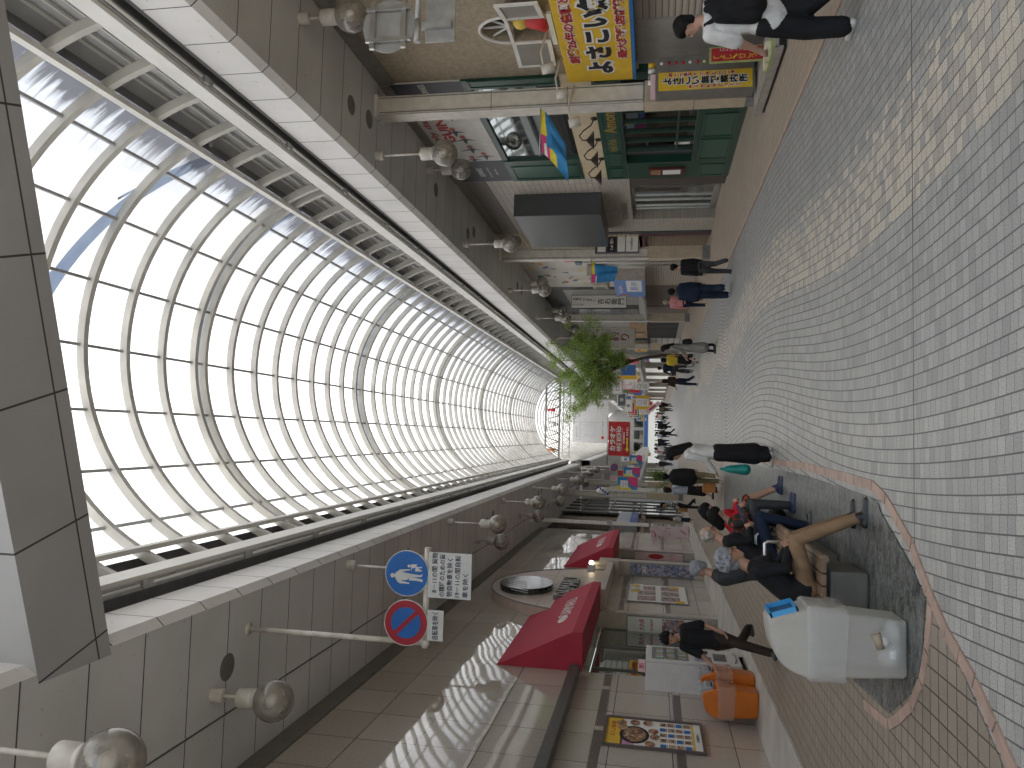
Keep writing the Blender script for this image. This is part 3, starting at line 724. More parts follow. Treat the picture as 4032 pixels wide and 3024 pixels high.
def sgn(name, label, facing, c, w, h, depth, face, paint, cols, cat='sign', group=None, frame=None):
    """box sign: body + lettered face"""
    t = thing(name, label, cat, c, group)
    m = MB(); rect(m, facing, (0, 0, 0), w, h, 0, 0, depth); m.build('cabinet', frame or GREY, t, .008)
    m = MB(); rect(m, facing, (0, 0, 0), w - .04, h - .04, 0, .003); paint(m); m.build('face', [face] + cols, t); return t
def p_(m):
    rect(m, 'E', (0, 0, -.32), 5.2, .36, 1, .006); letter(m, 'クリニックモール', 'E', (0, .6, -.32), 2.2, .16, 2, .009); ell(m, 'E', (0, -.9, .12), .26, .24, 1, .006); ell(m, 'E', (0, -.9, .12), .2, .18, 0, .008)
sgn('clinic_sign', 'white and blue box sign with a round emblem on the brown tiles', 'E', (-4.2, 41, 2.95), 5.3, 1.05, .5, mat('pale_blue_face', (.50, .56, .64), .4, .03), p_, [mat('deep_blue', (.04, .12, .45), .4), PAPER])
m = MB(); m.box((-4.7, 37.4, 2.1), (-4.5, 45.2, 2.3)); m.build('tile_ledge', TILE_L, tb)
def p_(m): letter(m, '7', 'E', (0, .2, 0), .12, .16, 1, .006)
sgn('wall_plate', 'small white numbered plate on the brown tile wall', 'E', (-4.73, 40.8, 1.72), 1.2, .24, .03, PAPER, p_, [INK])
def p_(m):
    rect(m, 'E', (0, 0, .1), 1.3, .8, 1, .006); ell(m, 'E', (0, -.1, .1), .3, .35, 2, .009); letter(m, '献血', 'E', (0, .4, .3), .3, .14, 3, .01)
sgn('street_poster', 'navy and pink poster panel behind the checked shirt pedestrian', 'E', (-4.4, 38.6, .95), 1.7, 1.15, .05, PAPER, p_, [mat('navy_print', (.05, .06, .16), .5), PINKP, PAPER])
# slim white post and grey steel frame on the left
t = thing('steel_post', 'slim white steel post rising beside the second crimson awning', 'post', (-3.73, 33.6, 0))
m = MB(); m.box((-.07, -.07, 1.85), (.07, .07, 7.0)); m.build('shaft', WHITE, t); m = MB(); m.box((-.09, -.09, 3.4), (.11, .11, 3.62)); m.build('clamp', GALV, t)
t = thing('steel_screen', 'dark grey steel screen with glazed panels behind the left arcade column', 'frame', (-4.55, 46, 0))
m = MB()
for y_ in (0, 2.2, 4.4, 6.6, 8.8): m.box((-.06, y_, 0), (.06, y_ + .14, 7))
for z_ in (2.3, 4.2, 6.0): m.box((-.04, 0, z_), (.04, 8.9, z_ + .12))
m.build('bars', GREY, t); m = MB(); m.box((-.03, 0, 0), (0, 8.8, 7)); m.build('panel', DGLASS, t)

# ================================================================== RIGHT buildings
XR = 6.6
STUC = mat('beige_stucco', (.37, .31, .23), .85, .13, 14, 1.0, bscale=48)
SHUT = None
def shutter_mat(name, c, pitch=.10, axis='z', rough=.5):
    if name in MATS: return MATS[name]
    g = G(name); p, x, y, z = g.pos(); f = g.m('FRACT', g.m('DIVIDE', g.add(z if axis == 'z' else y, 50), pitch))
    dk = g.lt(f, .16); n = g.noise(p, 3.0, 3.0)
    col = g.mix(g.mul(n, .4), c, tuple(v * .7 for v in c)); col = g.mix(dk, col, tuple(v * .28 for v in c))
    g.bsdf(col, rough, 0, g.bump(g.m('PINGPONG', f, .5), .6, .03)); MATS[name] = g.mat; return g.mat
SHUT = shutter_mat('roller_shutter', (.46, .41, .35))
sb = thing('stucco_building', 'beige rough stucco building with an arched window above the yellow board', 'building')
m = MB(); m.box((XR, Y0, 2.1), (XR + .4, 11.6, 7.0)); m.box((XR, 12.34, 2.1), (XR + .4, 13.6, 7.0)); m.box((XR, 11.6, 2.1), (XR + .4, 12.34, 3.55))
# rounded head over the window opening
n = 14; wc, wr, zs = 11.97, .37, 4.17
top = [(XR, wc + wr * math.cos(math.pi * k / n), zs + .45 * math.sin(math.pi * k / n)) for k in range(n + 1)]
for k in range(n):
    a, b = top[k], top[k + 1]; m.prism([a, b, (XR, b[1], 7.0), (XR, a[1], 7.0)], (.4, 0, 0))
m.build('wall', STUC, sb)
m = MB(); m.box((XR + .03, 7.5, 0), (XR + .08, 12.0, 2.12)); m.build('roller_shutter', SHUT, sb)
m = MB(); m.box((XR - .01, 12.0, 0), (XR + .3, 13.38, 2.1)); m.box((XR - .02, 11.96, 0), (XR + .05, 12.06, 2.1)); m.box((XR, Y0, 0), (XR + .3, 7.5, 2.1)); m.build('metal_panel', mat('grey_panel', (.33, .31, .28), .4, .08), sb)
w = MB(); w.box((XR + .3, 11.55, 3.5), (XR + .34, 12.4, 4.7)); wo_ = w.build('window', mat('window_dark_glass', (.07, .085, .09), .15, .1), sb)
m = MB(); m.tube([(XR - .01, wc + .40 * math.cos(math.pi * k / n), zs + .49 * math.sin(math.pi * k / n)) for k in range(n + 1)], .028, 6)
m.box((XR - .03, wc - .4, zs - .03), (XR + .1, wc + .4, zs + .03))
for a in (45, 90, 135): m.tube([(XR + .06, wc, zs), (XR + .06, wc + .38 * math.cos(R(a)), zs + .46 * math.sin(R(a)))], .018, 4)
m.build('window_frame', WHITE, wo_)
def leaf(y0, ang, lab):
    d = Vector((-math.sin(ang), math.cos(ang), 0)); P = lambda s, z: Vector((XR - .02, y0, 0)) + d * s + Vector((0, 0, z)); m = MB(); nn = Vector((d.y, -d.x, 0)) * .04
    def bar(s0, s1, z0, z1): m.prism([P(s0, z0), P(s1, z0), P(s1, z1), P(s0, z1)], nn)
    L = .74
    bar(0, .06, 3.53, 4.2); bar(L - .06, L, 3.53, 4.2); bar(.06, L - .06, 3.53, 3.6); bar(.06, L - .06, 4.13, 4.2)
    o = m.build('casement', WHITE, wo_); o['label'] = lab
    m = MB(); m.prism([P(.06, 3.6), P(L - .06, 3.6), P(L - .06, 4.13), P(.06, 4.13)], nn * .4); m.build('pane', mat('frosted_pane', (.28, .27, .24), .3, .05), o)
leaf(12.36, R(6), 'open white casement leaf folded against the stucco'); leaf(11.58, R(166), 'open white casement leaf swung outward')
m = MB(); m.box((XR - .05, 11.5, 3.42), (XR + .05, 12.45, 3.5)); m.build('sill', WHITE, sb)
m = MB(); m.box((XR - .05, Y0, 6.68), (XR, 13.55, 6.99)); m.build('cornice', mat('moulding', (.20, .19, .175), .6, .1), sb)
# plain round toy figure in the window (generic stand-in)
t = thing('window_toy', 'small yellow and red toy figure with a white propeller in the arched window', 'toy', (XR + .08, 11.86, 3.52))
m = MB(); m.lathe((0, 0, 0), [(0, 0), (.16, 0), (.17, .12), (.13, .3), (.10, .36)], 16); m.build('body', RED, t)
m = MB(); m.sphere((0, 0, .44), .14, 16); m.build('head', mat('toy_yellow', (.75, .55, .10), .4, .05), t)
m = MB(); m.box((-.02, -.22, .60), (.02, .22, .615)); m.cyl((0, 0, .56), (0, 0, .62), .015); m.build('propeller', WHITE, t)
m = MB(); m.box((-.15, .02, .02), (-.12, .12, .1)); m.build('light', mat('toy_lamp', (.7, .05, .03), .3), t)
# yellow board
t = thing('yellow_signboard', 'large yellow information office signboard with bold black Japanese lettering', 'signboard', (6.3, 10.2, 2.74))
m = MB(); m.box((0, -3.3, -.55), (.28, 3.15, .60)); m.build('board', YEL, t, .01)
m = MB(); m.box((.0, -3.3, -.605), (.29, 3.15, -.552)); m.build('blue_edge', BLU, t)
m = MB(); letter(m, 'よさこい無料案内所', 'W', (0, .55, -.02), 4.6, .48, 0, .006, outline=1, bold=.05)
letter(m, '創業26年の信頼と実績', 'W', (0, 1.15, .40), 2.6, .19, 2, .006, outline=1, bold=.04)
letter(m, '最大掲載店舗数!!', 'W', (0, 1.35, -.40), 2.0, .17, 2, .006, outline=1, bold=.04)
m.build('lettering', [INK, PAPER, INKR], t)
def spot(y, z, x=6.45, lab=''):
    t = thing('arm_spotlight', lab, 'lamp', (x, y, z), 'spotlights over the yellow board')
    m = MB(); m.tube([(.15, .0, .02), (-.25, 0, .12), (-.55, 0, .06)], .018, 6); m.build('arm', CREAM, t)
    m = MB(); m.cyl((-.55, 0, .10), (-.50, .0, -.10), .075, .085, 12); m.build('lamp_head', CREAM, t)
spot(12.0, 3.52, lab='spotlight on the arm directly below the arched window'); spot(12.95, 3.40, lab='spotlight on the arm between window and column'); spot(13.25, 3.2, 6.05, lab='spotlight on the longer arm in front of the cream column')
# sign back hanging near the camera on the right
t = thing('round_sign_back', 'back of a round grey road sign with plates hanging by the first globe lamp', 'sign', (5.0, 8.8, 5.05))
m = MB(); ell(m, 'S', (0, 0, .0), .33, .33, 0, 0, .03); ell(m, 'S', (0,0,0), .34, .34, 0, .002, .012); m.build('disc', GALV, t)
m = MB()
for a in (-.2, .2): m.box((-.3, -.06, a - .03), (.3, -.012, a + .03)); m.box((a - .02, -.075, -.3), (a + .02, -.035, .28))
m.build('bracket', STEEL, t)
m = MB(); m.cyl((.0, -.1, -.40), (1.0, -.1, -.40), .035); m.cyl((-.28, -.1, -.4), (0, -.1, -.4), .04); m.build('pipe', GALV, t)
m = MB(); m.box((-.25, -.03, -.85), (.35, 0, -.48)); m.box((-.1, -.09, -.82), (-.02, -.03, -.36)); m.build('plate', GALV, t)

# ---- pub
PG = mat('pub_green', (.010, .052, .034), .35, .12, 3); PGL = mat('pub_green_light', (.02, .085, .058), .35, .1, 3)
pb_ = thing('irish_pub', 'dark green Irish pub front with paned windows below a cream fascia', 'pub')
m = MB(); m.box((XR + .25, 13.6, 0), (XR + 3.0, 19.33, 7.0)); m.build('wall', mat('pub_wall', (.10, .09, .08), .7), pb_)
m = MB(); m.box((XR - .02, 13.6, 2.98), (XR + .25, 19.33, 3.57)); m.build('cream_fascia', mat('cream_fascia', (.60, .50, .33), .6, .06), pb_)
fr = MB(); fr.box((XR - .08, 13.6, 2.46), (XR + .25, 19.33, 2.98)); fr.box((XR - .08, 18.2, 0), (XR + .25, 19.33, 2.46)); fr.box((XR - .08, 13.6, 0), (XR + .2, 18.2, .94)); fr.box((XR - .1, 13.6, .9), (XR + .2, 18.2, .96)); fr.box((XR - .06, 13.6, .94), (XR + .2, 13.9, 2.46))
fro = fr.build('shopfront', PG, pb_, .006)
m = MB()
def rp(y0, y1, z0, z1, x=XR - .08):
    for a, b in (((x - .018, y0, z0), (x, y0 + .03, z1)), ((x - .018, y1 - .03, z0), (x, y1, z1)), ((x - .018, y0 + .03, z0), (x, y1 - .03, z0 + .03)), ((x - .018, y0 + .03, z1 - .03), (x, y1 - .03, z1))): m.box(a, b)
    m.box((x - .006, y0 + .06, z0 + .06), (x - .001, y1 - .06, z1 - .06))
for y0, y1 in ((13.75, 15.3), (15.5, 16.7), (16.85, 18.05)): rp(y0, y1, .15, .82)
rp(18.4, 19.2, .15, .75); rp(13.8, 17.4, 2.55, 2.92); rp(17.5, 18.4, 2.55, 2.92); rp(18.5, 19.2, 2.55, 2.92)
m.build('panel_moulding', PGL, fro)
win = MB(); win.box((XR + .05, 13.9, .96), (XR + .06, 17.6, 2.46)); wo_ = win.build('window', DGLASS, pb_)
m = MB()
for k in range(8): yy = 13.9 + .53 * k; m.box((XR, yy - .022, .96), (XR + .05, yy + .022, 2.46))
m.box((XR, 13.9, 1.30), (XR + .045, 17.6, 1.345)); m.build('glazing_bar', PG, wo_)
m = MB(); m.box((XR - .02, 17.62, 0), (XR + .08, 17.72, 2.46)); m.box((XR + .1, 17.72, 0), (XR + .14, 18.2, 2.46)); m.build('door', DGREY, pb_)
m = MB(); m.box((XR + .5, 14.2, 1.35), (XR + .52, 14.6, 2.3)); m.box((XR + .5, 15.3, 1.5), (XR + .52, 15.6, 2.2)); m.box((XR + .5, 16.6, 1.3), (XR + .52, 17.0, 2.3)); m.build('wall_picture', PAPER, pb_)
m = MB()
for yy, zz in ((14.9, 1.95), (16.4, 1.98), (15.7, 2.15)): m.sphere((XR + .2, yy, zz), .025, 8)
m.build('lamp_glow', emis('warm_bulb', (1, .86, .6), 3.0), pb_)
GOLD = mat('gold_letter', (.50, .33, .06), .35, .08, metal=.5)
m = MB(); letter(m, 'Irish Pub', 'W', (XR - .081, 17.0, 2.73), .72, .18, 0, .006, bold=.02); letter(m, 'Amontillado', 'W', (XR - .081, 15.2, 2.74), 2.2, .27, 0, .006, bold=.03)
m.build('lettering', GOLD, fro)
m = MB(); rect(m, 'W', (XR + .04, 17.35, 1.2), .14, .34, 0, 0, .004); m.build('notice', PAPER, pb_)
t = thing('menu_case', 'small framed menu case lit white on the green pub pilaster', 'menu case', (XR - .085, 18.75, 1.5))
m = MB(); m.box((-.05, -.22, -.4), (0, .22, .45)); m.build('case', mat('mahogany', (.10, .02, .015), .35), t); m = MB(); rect(m, 'W', (-.05, 0, -.1), .3, .42, 0, .004); rect(m, 'W', (-.05, 0, .28), .3, .22, 1, .004); m.build('menu', [PAPER, FOOD], t)
for k, yy in enumerate((15.6, 16.75, 17.95)):
    t = thing('gooseneck_lamp', ['bronze gooseneck lamp nearest the cream column above the pub sign', 'bronze gooseneck lamp in the middle of three above the pub sign', 'bronze gooseneck lamp farthest from the column above the pub sign'][k], 'lamp', (XR - .03, yy, 3.05), 'gooseneck lamps over the pub')
    BRZ = mat('bronze', (.045, .03, .022), .4, .1, metal=.4)
    m = MB(); m.lathe((0, 0, 0), [(.08, 0), (.06, -.03), (0, -.04)], 12, axis='x'); m.tube([(0, 0, 0), (-.14, 0, .06), (-.26, 0, .22), (-.36, 0, .30), (-.45, 0, .24), (-.46, 0, .14)], .014, 6); m.build('arm', BRZ, t)
    m = MB(); m.lathe((-.46, 0, .02), [(.19, -.02), (.10, .05), (.03, .12), (0, .13)], 18); m.build('shade', BRZ, t)
# upper floor of the pub
m = MB(); m.box((XR - .04, 13.6, 3.57), (XR + .25, 13.98, 5.42)); m.box((XR - .04, 17.9, 3.57), (XR + .25, 19.33, 5.42)); m.box((XR - .02, 13.98, 5.30), (XR + .25, 17.9, 5.42)); m.build('upper_panel', PG, pb_)
m = MB(); rp(18.25, 19.15, 3.65, 5.3, XR - .04); m.build('upper_moulding', PGL, pb_); m = MB(); rp(13.62, 13.9, 3.65, 5.3, XR - .04); m.build('upper_moulding', PGL, pb_)
m = MB(); m.box((XR + .03, 13.98, 3.57), (XR + .06, 17.9, 5.3)); m.build('upper_window', mat('mirror_window', (.25, .28, .29), .03, .02, metal=.9), pb_)
m = MB(); m.box((XR - .06, 13.6, 6.8), (XR + .25, 19.33, 7.0)); m.build('cornice', mat('moulding', (.20, .19, .175), .6, .1), pb_)
t = thing('brewery_hoarding', 'white mural board with red lettering and flying dark birds above the pub window', 'signboard', (XR - .03, 16.5, 6.11))
m = MB(); m.box((0, -2.9, -.69), (.28, 2.83, .69)); m.build('board', mat('hoarding_white', (.62, .60, .57), .6, .05), t)
m = MB(); rect(m, 'W', (0, 2.05, 0), 1.5, 1.38, 0, .004); rect(m, 'W', (0, -2.6, 0), .6, 1.38, 0, .004)
letter(m, 'Lovely day for a', 'W', (0, -.9, .52), 3.2, .2, 1, .007, bold=.02); letter(m, 'GUINNESS', 'W', (0, -1.2, .22), 2.5, .25, 1, .007, bold=.04)
letter(m, 'GUINNESS', 'W', (0, 2.1, .02), .62, .14, 2, .007); letter(m, 'DRAUGHT STOUT', 'W', (0, 2.1, -.2), .7, .045, 2, .007); letter(m, 'ESTD 1759', 'W', (0, 2.1, -.38), .4, .05, 2, .007)
letter(m, 'GUINNESS', 'W', (0, -2.6, .1), .5, .13, 2, .007)
for k, (yb, zb) in enumerate(((-.55, .02), (-.1, -.10), (.5, -.12), (.95, -.35), (1.15, -.02), (-1.4, -.1))):  # generic flying birds
    X = -.008
    m.face([(X, yb + .30, zb + .02), (X, yb + .05, zb + .06), (X, yb - .08, zb + .0), (X, yb + .08, zb - .05)], 0)
    m.face([(X, yb + .05, zb + .05), (X, yb + .14, zb + .34), (X, yb - .02, zb + .04)], 0); m.face([(X, yb + .04, zb), (X, yb + .10, zb - .26), (X, yb - .04, zb)], 0)
    rect(m, 'W', (-.012, yb - .14, zb + .02), .14, .11, 3, 0); rect(m, 'W', (-.012, yb - .21, zb + .02), .03, .13, 4, 0)
for yb in (-1.7, -2.0): m.tube([(-.01, yb, -.55), (-.01, yb, -.35)], .05, 6, 5)
m.build('mural', [mat('mural_dark', (.055, .06, .075), .5), INKR, PAPER, mat('mural_red', (.42, .05, .04), .5), mat('mural_cream', (.6, .5, .3), .5), mat('mural_pink', (.55, .3, .24), .5)], t)

# ---- white brick building with grey box sign
WBR = grid('white_wall_tile', (.54, .50, .44), (.47, .43, .38), (.24, .22, .20), 'yz', .62, .155, .008, .6, .0, .4)
WBR2 = grid('rough_white_brick', (.50, .46, .40), (.40, .37, .32), (.26, .24, .21), 'yz', .20, .045, .006, .75, .5, 1.0)
wb = thing('white_tiled_building', 'white tiled building with steel glass doors and a blank grey box sign', 'building')
m = MB(); m.box((XR, 19.35, 3.25), (XR + 3, 24.64, 7.0)); m.build('wall', WBR, wb)
m = MB(); m.box((XR - .01, 19.35, 2.45), (XR + .5, 24.64, 3.25)); m.box((XR - .01, 23.25, 0), (XR + .5, 24.64, 2.45)); m.build('brick_base', WBR2, wb)
m = MB(); m.box((XR + .5, 19.35, 0), (XR + .55, 23.25, 2.45)); m.build('lobby_wall', mat('lobby', (.25, .06, .06), .6, .3, 3), wb)
d = MB(); d.box((XR + .3, 20.2, .08), (XR + .31, 23.2, 2.42)); dd = d.build('door', DGLASS, wb)
m = MB()
for yy in (19.6, 20.2, 21.05, 21.9, 22.35, 22.9, 23.2): m.box((XR + .27, yy - .03, .05), (XR + .33, yy + .03, 2.45))
m.box((XR + .27, 19.6, 2.36), (XR + .33, 23.2, 2.45)); m.box((XR + .2, 20.9, .5), (XR + .23, 20.93, 2.0)); m.box((XR + .27, 19.6, .04), (XR + .33, 23.2, .2)); m.build('door_frame', STEEL, dd)
m = MB(); m.box((XR + .02, 19.36, 0), (XR + .3, 20.2, 2.45)); m.build('dark_panel', mat('lobby_dark', (.07, .055, .05), .5), wb)
m = MB(); letter(m, 'THE YONN BUILDING', 'W', (XR - .011, 22.4, 2.66), 1.7, .17, 0, .01, bold=.02); letter(m, '251', 'W', (XR - .011, 22.1, 2.92), .22, .11, 0, .01); m.build('lettering', mat('bronze_letter', (.12, .10, .08), .4), wb)
m = MB(); m.box((XR - .03, 19.35, 6.72), (XR, 24.64, 6.99)); m.box((XR - .015, 19.35, 6.2), (XR, 24.64, 6.72)); m.build('top_course', mat('moulding', (.20, .19, .175), .6, .1), wb)
t = thing('blank_box_sign', 'blank charcoal grey box sign mounted on the white tiled wall', 'sign', (6.4, 22.3, 4.45))
m = MB(); m.box((-.42, -1.75, -1.22), (.2, 1.85, 1.18)); m.build('cabinet', mat('charcoal', (.055, .06, .064), .4, .06, 1), t, .01)

# ---- cream louvre building
lb = thing('louvred_building', 'narrow cream louvred building with a maroon doorway beside the column', 'building')
m = MB(); m.box((XR, 24.66, 2.2), (XR + 3, 28.4, 7.0)); m.build('wall', shutter_mat('cream_louvre', (.50, .42, .28), .155), lb)
m = MB(); m.box((XR - .02, 26.0, 4.0), (XR, 26.5, 5.5)); m.build('vent', shutter_mat('dark_vent', (.06, .06, .055), .06), lb)
m = MB(); m.box((XR - .03, 24.68, 0), (XR + .3, 24.92, 3.9)); m.build('black_pilaster', DGREY, lb)
m = MB(); m.box((XR - .02, 24.93, 0), (XR + .3, 25.25, 2.3)); m.box((XR, 25.25, 2.1), (XR + .3, 28.4, 2.3)); m.build('maroon_pilaster', mat('maroon', (.11, .018, .03), .4, .1), lb)
m = MB(); m.box((XR + .1, 25.25, 0), (XR + .2, 28.4, 2.1)); m.build('shutter', shutter_mat('tan_shutter', (.26, .19, .13)), lb)
def p_(m):
    for k, mi in enumerate((1, 2, 1)): rect(m, 'S', (0, 0, .50 - .33 * k), .52, .27, mi, .006)
    rect(m, 'S', (0, 0, -.48), .52, .42, 1, .006)
    letter(m, 'Café 隠れ', 'S', (0, 0, .17), .4, .12, 1, .009); letter(m, 'Amontillado', 'S', (0, 0, -.48), .42, .08, 4, .009)
sgn('tenant_nameplate', 'dark framed tenant nameplate with white strips beside the second column', 'S', (6.35, 25.3, 3.02), .62, 1.45, .12, DGREY, p_, [PAPER, INK, PAPER, INKG])

# ---- white upper wall with coloured shapes, air conditioners, blue sign, shutters
cb2 = thing('shape_mural_building', 'white walled shop building painted with small coloured shapes above shutters', 'building')
m = MB(); m.box((XR, 28.4, 2.15), (XR + 3, 33.9, 7.0)); m.build('wall', mat('white_wall', (.56, .54, .49), .7, .08, 1), cb2)
m = MB(); SHP = [mat('shape_blue', (.10, .17, .35), .6), mat('shape_green', (.06, .24, .14), .6), mat('shape_orange', (.60, .32, .08), .6), mat('shape_yellow', (.6, .48, .2), .6), mat('shape_red', (.4, .15, .10), .6)]
rs = random.Random(3)
for k in range(22):
    y_, z_, s_ = 28.9 + rs.random() * 4.6, 4.5 + rs.random() * 2.2, .08 + rs.random() * .16; mi = k % 5
    if k % 3 == 0: m.face([(XR - .004, y_, z_), (XR - .004, y_ + s_ * 2, z_ - s_ * .4), (XR - .004, y_ + s_, z_ + s_ * 1.6)], mi)
    elif k % 3 == 1: ell(m, 'W', (XR, y_, z_), s_ * 1.4, s_ * .7, mi, .004)
    else: m.face([(XR - .004, y_, z_), (XR - .004, y_ + s_ * 1.7, z_ + s_ * .3), (XR - .004, y_ + s_ * 2.2, z_ + s_ * 1.3), (XR - .004, y_ + s_ * .5, z_ + s_)], mi)
m.build('painted_shapes', SHP, cb2)
m = MB(); m.box((XR + .05, 28.4, 0), (XR + .1, 33.9, 2.15)); m.build('roller_shutter', SHUT, cb2)
for k, (y_, z_) in enumerate(((29.7, 4.05), (31.6, 3.98))):
    t = thing('air_conditioner', ['beige air conditioner unit on a bracket by the hanging blue flag', 'second beige air conditioner unit farther along with its fan grille showing'][k], 'air conditioner', (6.28, y_, z_), 'air conditioners on the mural wall')
    m = MB(); m.box((-.15, -.4, -.3), (.3, .4, .3)); m.build('casing', mat('ac_beige', (.47, .44, .37), .5), t, .01); m = MB(); m.lathe((-.152, .12, 0), [(0, 0), (.22, 0), (.24, -.01)], 16, axis='x'); m.build('fan_grille', GREY, t)
    m = MB(); m.box((-.15, -.36, -.36), (.32, -.31, -.3)); m.box((-.15, .31, -.36), (.32, .36, -.3)); m.build('bracket', GALV, t)
def p_(m):
    rect(m, 'W', (0, -.55, -.18), 2.3, .62, 1, .006); letter(m, 'Free Express', 'W', (0, .1, .38), 1.6, .26, 1, .009); letter(m, '無料', 'W', (0, -.1, -.18), .75, .38, 0, .009)
    letter(m, '案内所', 'W', (0, -1.1, -.18), .7, .25, 0, .009); m.prism([(-.008, 1.35, .1), (-.008, 1.55, .1), (-.008, 1.75, .45), (-.008, 1.62, .5)], (-.002, 0, 0), 2); m.prism([(-.008, 1.2, .1), (-.008, 1.35, .1), (-.008, 1.6, .52), (-.008, 1.5, .52)], (-.002, 0, 0), 3)
sgn('blue_shop_sign', 'blue and white box sign on brackets above the closed shutters', 'W', (6.15, 32.1, 2.78), 3.7, 1.25, .9, mat('sky_blue_sign', (.13, .26, .62), .4, .04), p_, [PAPER, YEL, RED], frame=mat('sign_grey_side', (.40, .37, .33), .5))
m = MB(); m.tube([(6.5, 28.6, .1), (6.5, 28.6, 4.6)], .04, 6); m.tube([(6.4, 28.75, 1.0), (6.4, 28.75, 4.2)], .03, 6); m.build('drain_pipe', GALV, cb2)
for k in range(3): pass
t = thing('security_camera', 'small blue grey camera box on the bracket beside the second column', 'camera', (6.1, 26.6, 4.4)); m = MB(); m.box((-.12, -.2, -.1), (.12, .2, .12)); m.build('body', mat('camera_blue', (.16, .2, .28), .4), t, .02); m = MB(); m.cyl((0, 0, .1), (0, 0, .5), .03, n=8); m.build('bracket', RED, t)

# ---- dark timber building with vertical sign
db = thing('dark_timber_building', 'dark timber fronted restaurant building behind the tall white vertical sign', 'building')
m = MB(); m.box((XR, 33.95, 2.3), (XR + 3, 43.8, 7.0)); m.build('wall', mat('dark_timber', (.05, .05, .05), .5, .2), db)
m = MB(); m.box((XR - .01, 34.5, 2.5), (XR, 38.6, 5.9)); m.build('lattice', shutter_mat('pale_lattice', (.42, .41, .38), .26, 'y'), db)
m = MB(); m.box((XR + .05, 33.95, 0), (XR + .1, 39.0, 2.3)); m.box((XR + .1, 39.8, 0), (XR + .2, 43.8, 2.3)); m.build('shutter', shutter_mat('brown_shutter', (.17, .125, .09)), db)
m = MB(); m.prism([(6.62, 34.0, 2.4), (5.95, 34.0, 2.12), (5.95, 34.0, 2.22), (6.62, 34.0, 2.55)], (0, 7.0, 0)); m.build('awning', mat('grey_awning', (.33, .31, .28), .6), db)
m = MB(); m.box((XR - .02, 39.9, 2.6), (XR, 43.5, 6.5)); m.build('upper_window', mat('upper_glass', (.12, .13, .14), .1), db)
def p_(m):
    letter(m, '吉右衛門', 'S', (0, 0, -.55), .34, 1.25, 1, .006, vert=True); letter(m, 'つるまし', 'S', (0.08, 0, .45), .17, .62, 1, .006, vert=True); letter(m, '佳肴処', 'S', (.12, 0, 1.0), .14, .4, 1, .006, vert=True); letter(m, 'てんぷら', 'S', (-.14, 0, .95), .12, .5, 1, .006, vert=True)
sgn('vertical_shop_sign', 'tall white vertical sign with brushed black characters and black frame', 'S', (6.2, 35.4, 4.3), .62, 2.55, .12, mat('sign_white', (.68, .67, .64), .45, .03), p_, [INK], frame=BLACK)
# ---- fish restaurant
ib = thing('fish_restaurant', 'pale restaurant with a slatted lit window and brown wooden panels', 'building')
m = MB(); m.box((XR, 43.85, 2.2), (XR + 3, 51.9, 7.0)); m.box((XR - .01, 43.85, 0), (XR + .5, 51.9, .35)); m.build('wall', mat('light_grey_wall', (.34, .33, .31), .7), ib)
m = MB(); m.box((XR - .04, 45, 2.2), (XR, 51.5, 3.2)); m.build('wood_panel', mat('wood_panel', (.36, .24, .12), .6, .25, 4), ib)
w = MB(); w.box((XR + .1, 44.6, .35), (XR + .12, 51.8, 2.2)); wo_ = w.build('lit_window', emis('lit_window', (.80, .78, .72), .22), ib)
m = MB()
for k in range(14): m.box((XR, 44.6 + .54 * k, .35), (XR + .06, 44.8 + .54 * k, 2.2))
m.build('slat', BLACK, wo_)
def p_(m):
    letter(m, '一本釣り', 'S', (0, 0, -.45), .6, 2.5, 1, .006, vert=True); letter(m, '土佐の', 'S', (0, 0, 1.35), .4, .8, 2, .006, vert=True)
    for k in range(26):
        z = -1.95 + k * .156
        for s_ in (-.52, .52): m.sphere((s_, -.02, z), .03, 6, 3)
sgn('fishing_sign', 'large pale vertical sign with dark red characters edged by small bulbs', 'S', (6.05, 47.0, 4.9), 1.14, 4.0, .25, mat('sign_pale', (.42, .40, .38), .5), p_, [mat('sign_maroon', (.15, .02, .03), .5), INKG, mat('bulb_glass', (.7, .62, .42), .3)], frame=mat('sign_brown', (.16, .11, .06), .5))
def p_(m): letter(m, '魚と酒', 'W', (0, 0, 0), .7, .3, 1, .006)
sgn('wood_shop_sign', 'small pink lettered wooden board below the fishing sign', 'W', (6.5, 49.3, 2.65), 1.6, .62, .1, mat('wood_panel', (.36, .24, .12)), p_, [mat('pink_letter', (.62, .25, .25), .5)])
nb = thing('white_boarded_house', 'white boarded building behind the street tree with a yellow name strip', 'building')
m = MB(); m.box((XR, 52.0, 0), (XR + 3, 57.9, 7.0)); m.build('wall', shutter_mat('white_boards', (.58, .57, .53), .4), nb)
m = MB(); m.box((XR - .03, 53, 4.2), (XR, 55.5, 5.9)); m.build('window', mat('grey_pane', (.20, .21, .21), .15), nb)
def p_(m):
    letter(m, '夜遊びNAVI 無料案内', 'W', (0, 0, .07), 4.6, .42, 1, .006, outline=2, bold=.04); letter(m, '高知の夜を楽しむ', 'W', (0, .2, -.3), 3.0, .14, 1, .006)
sgn('yellow_name_strip', 'yellow strip sign with red NAVI lettering behind the tree trunk', 'W', (6.3, 54.6, 2.68), 5.4, .92, .2, YEL, p_, [INKR, PAPER])
m = MB(); m.box((6.0, 52.0, 2.05), (6.62, 57.9, 2.15)); m.build('awning', mat('navy_awning', (.05, .07, .14), .5), nb)
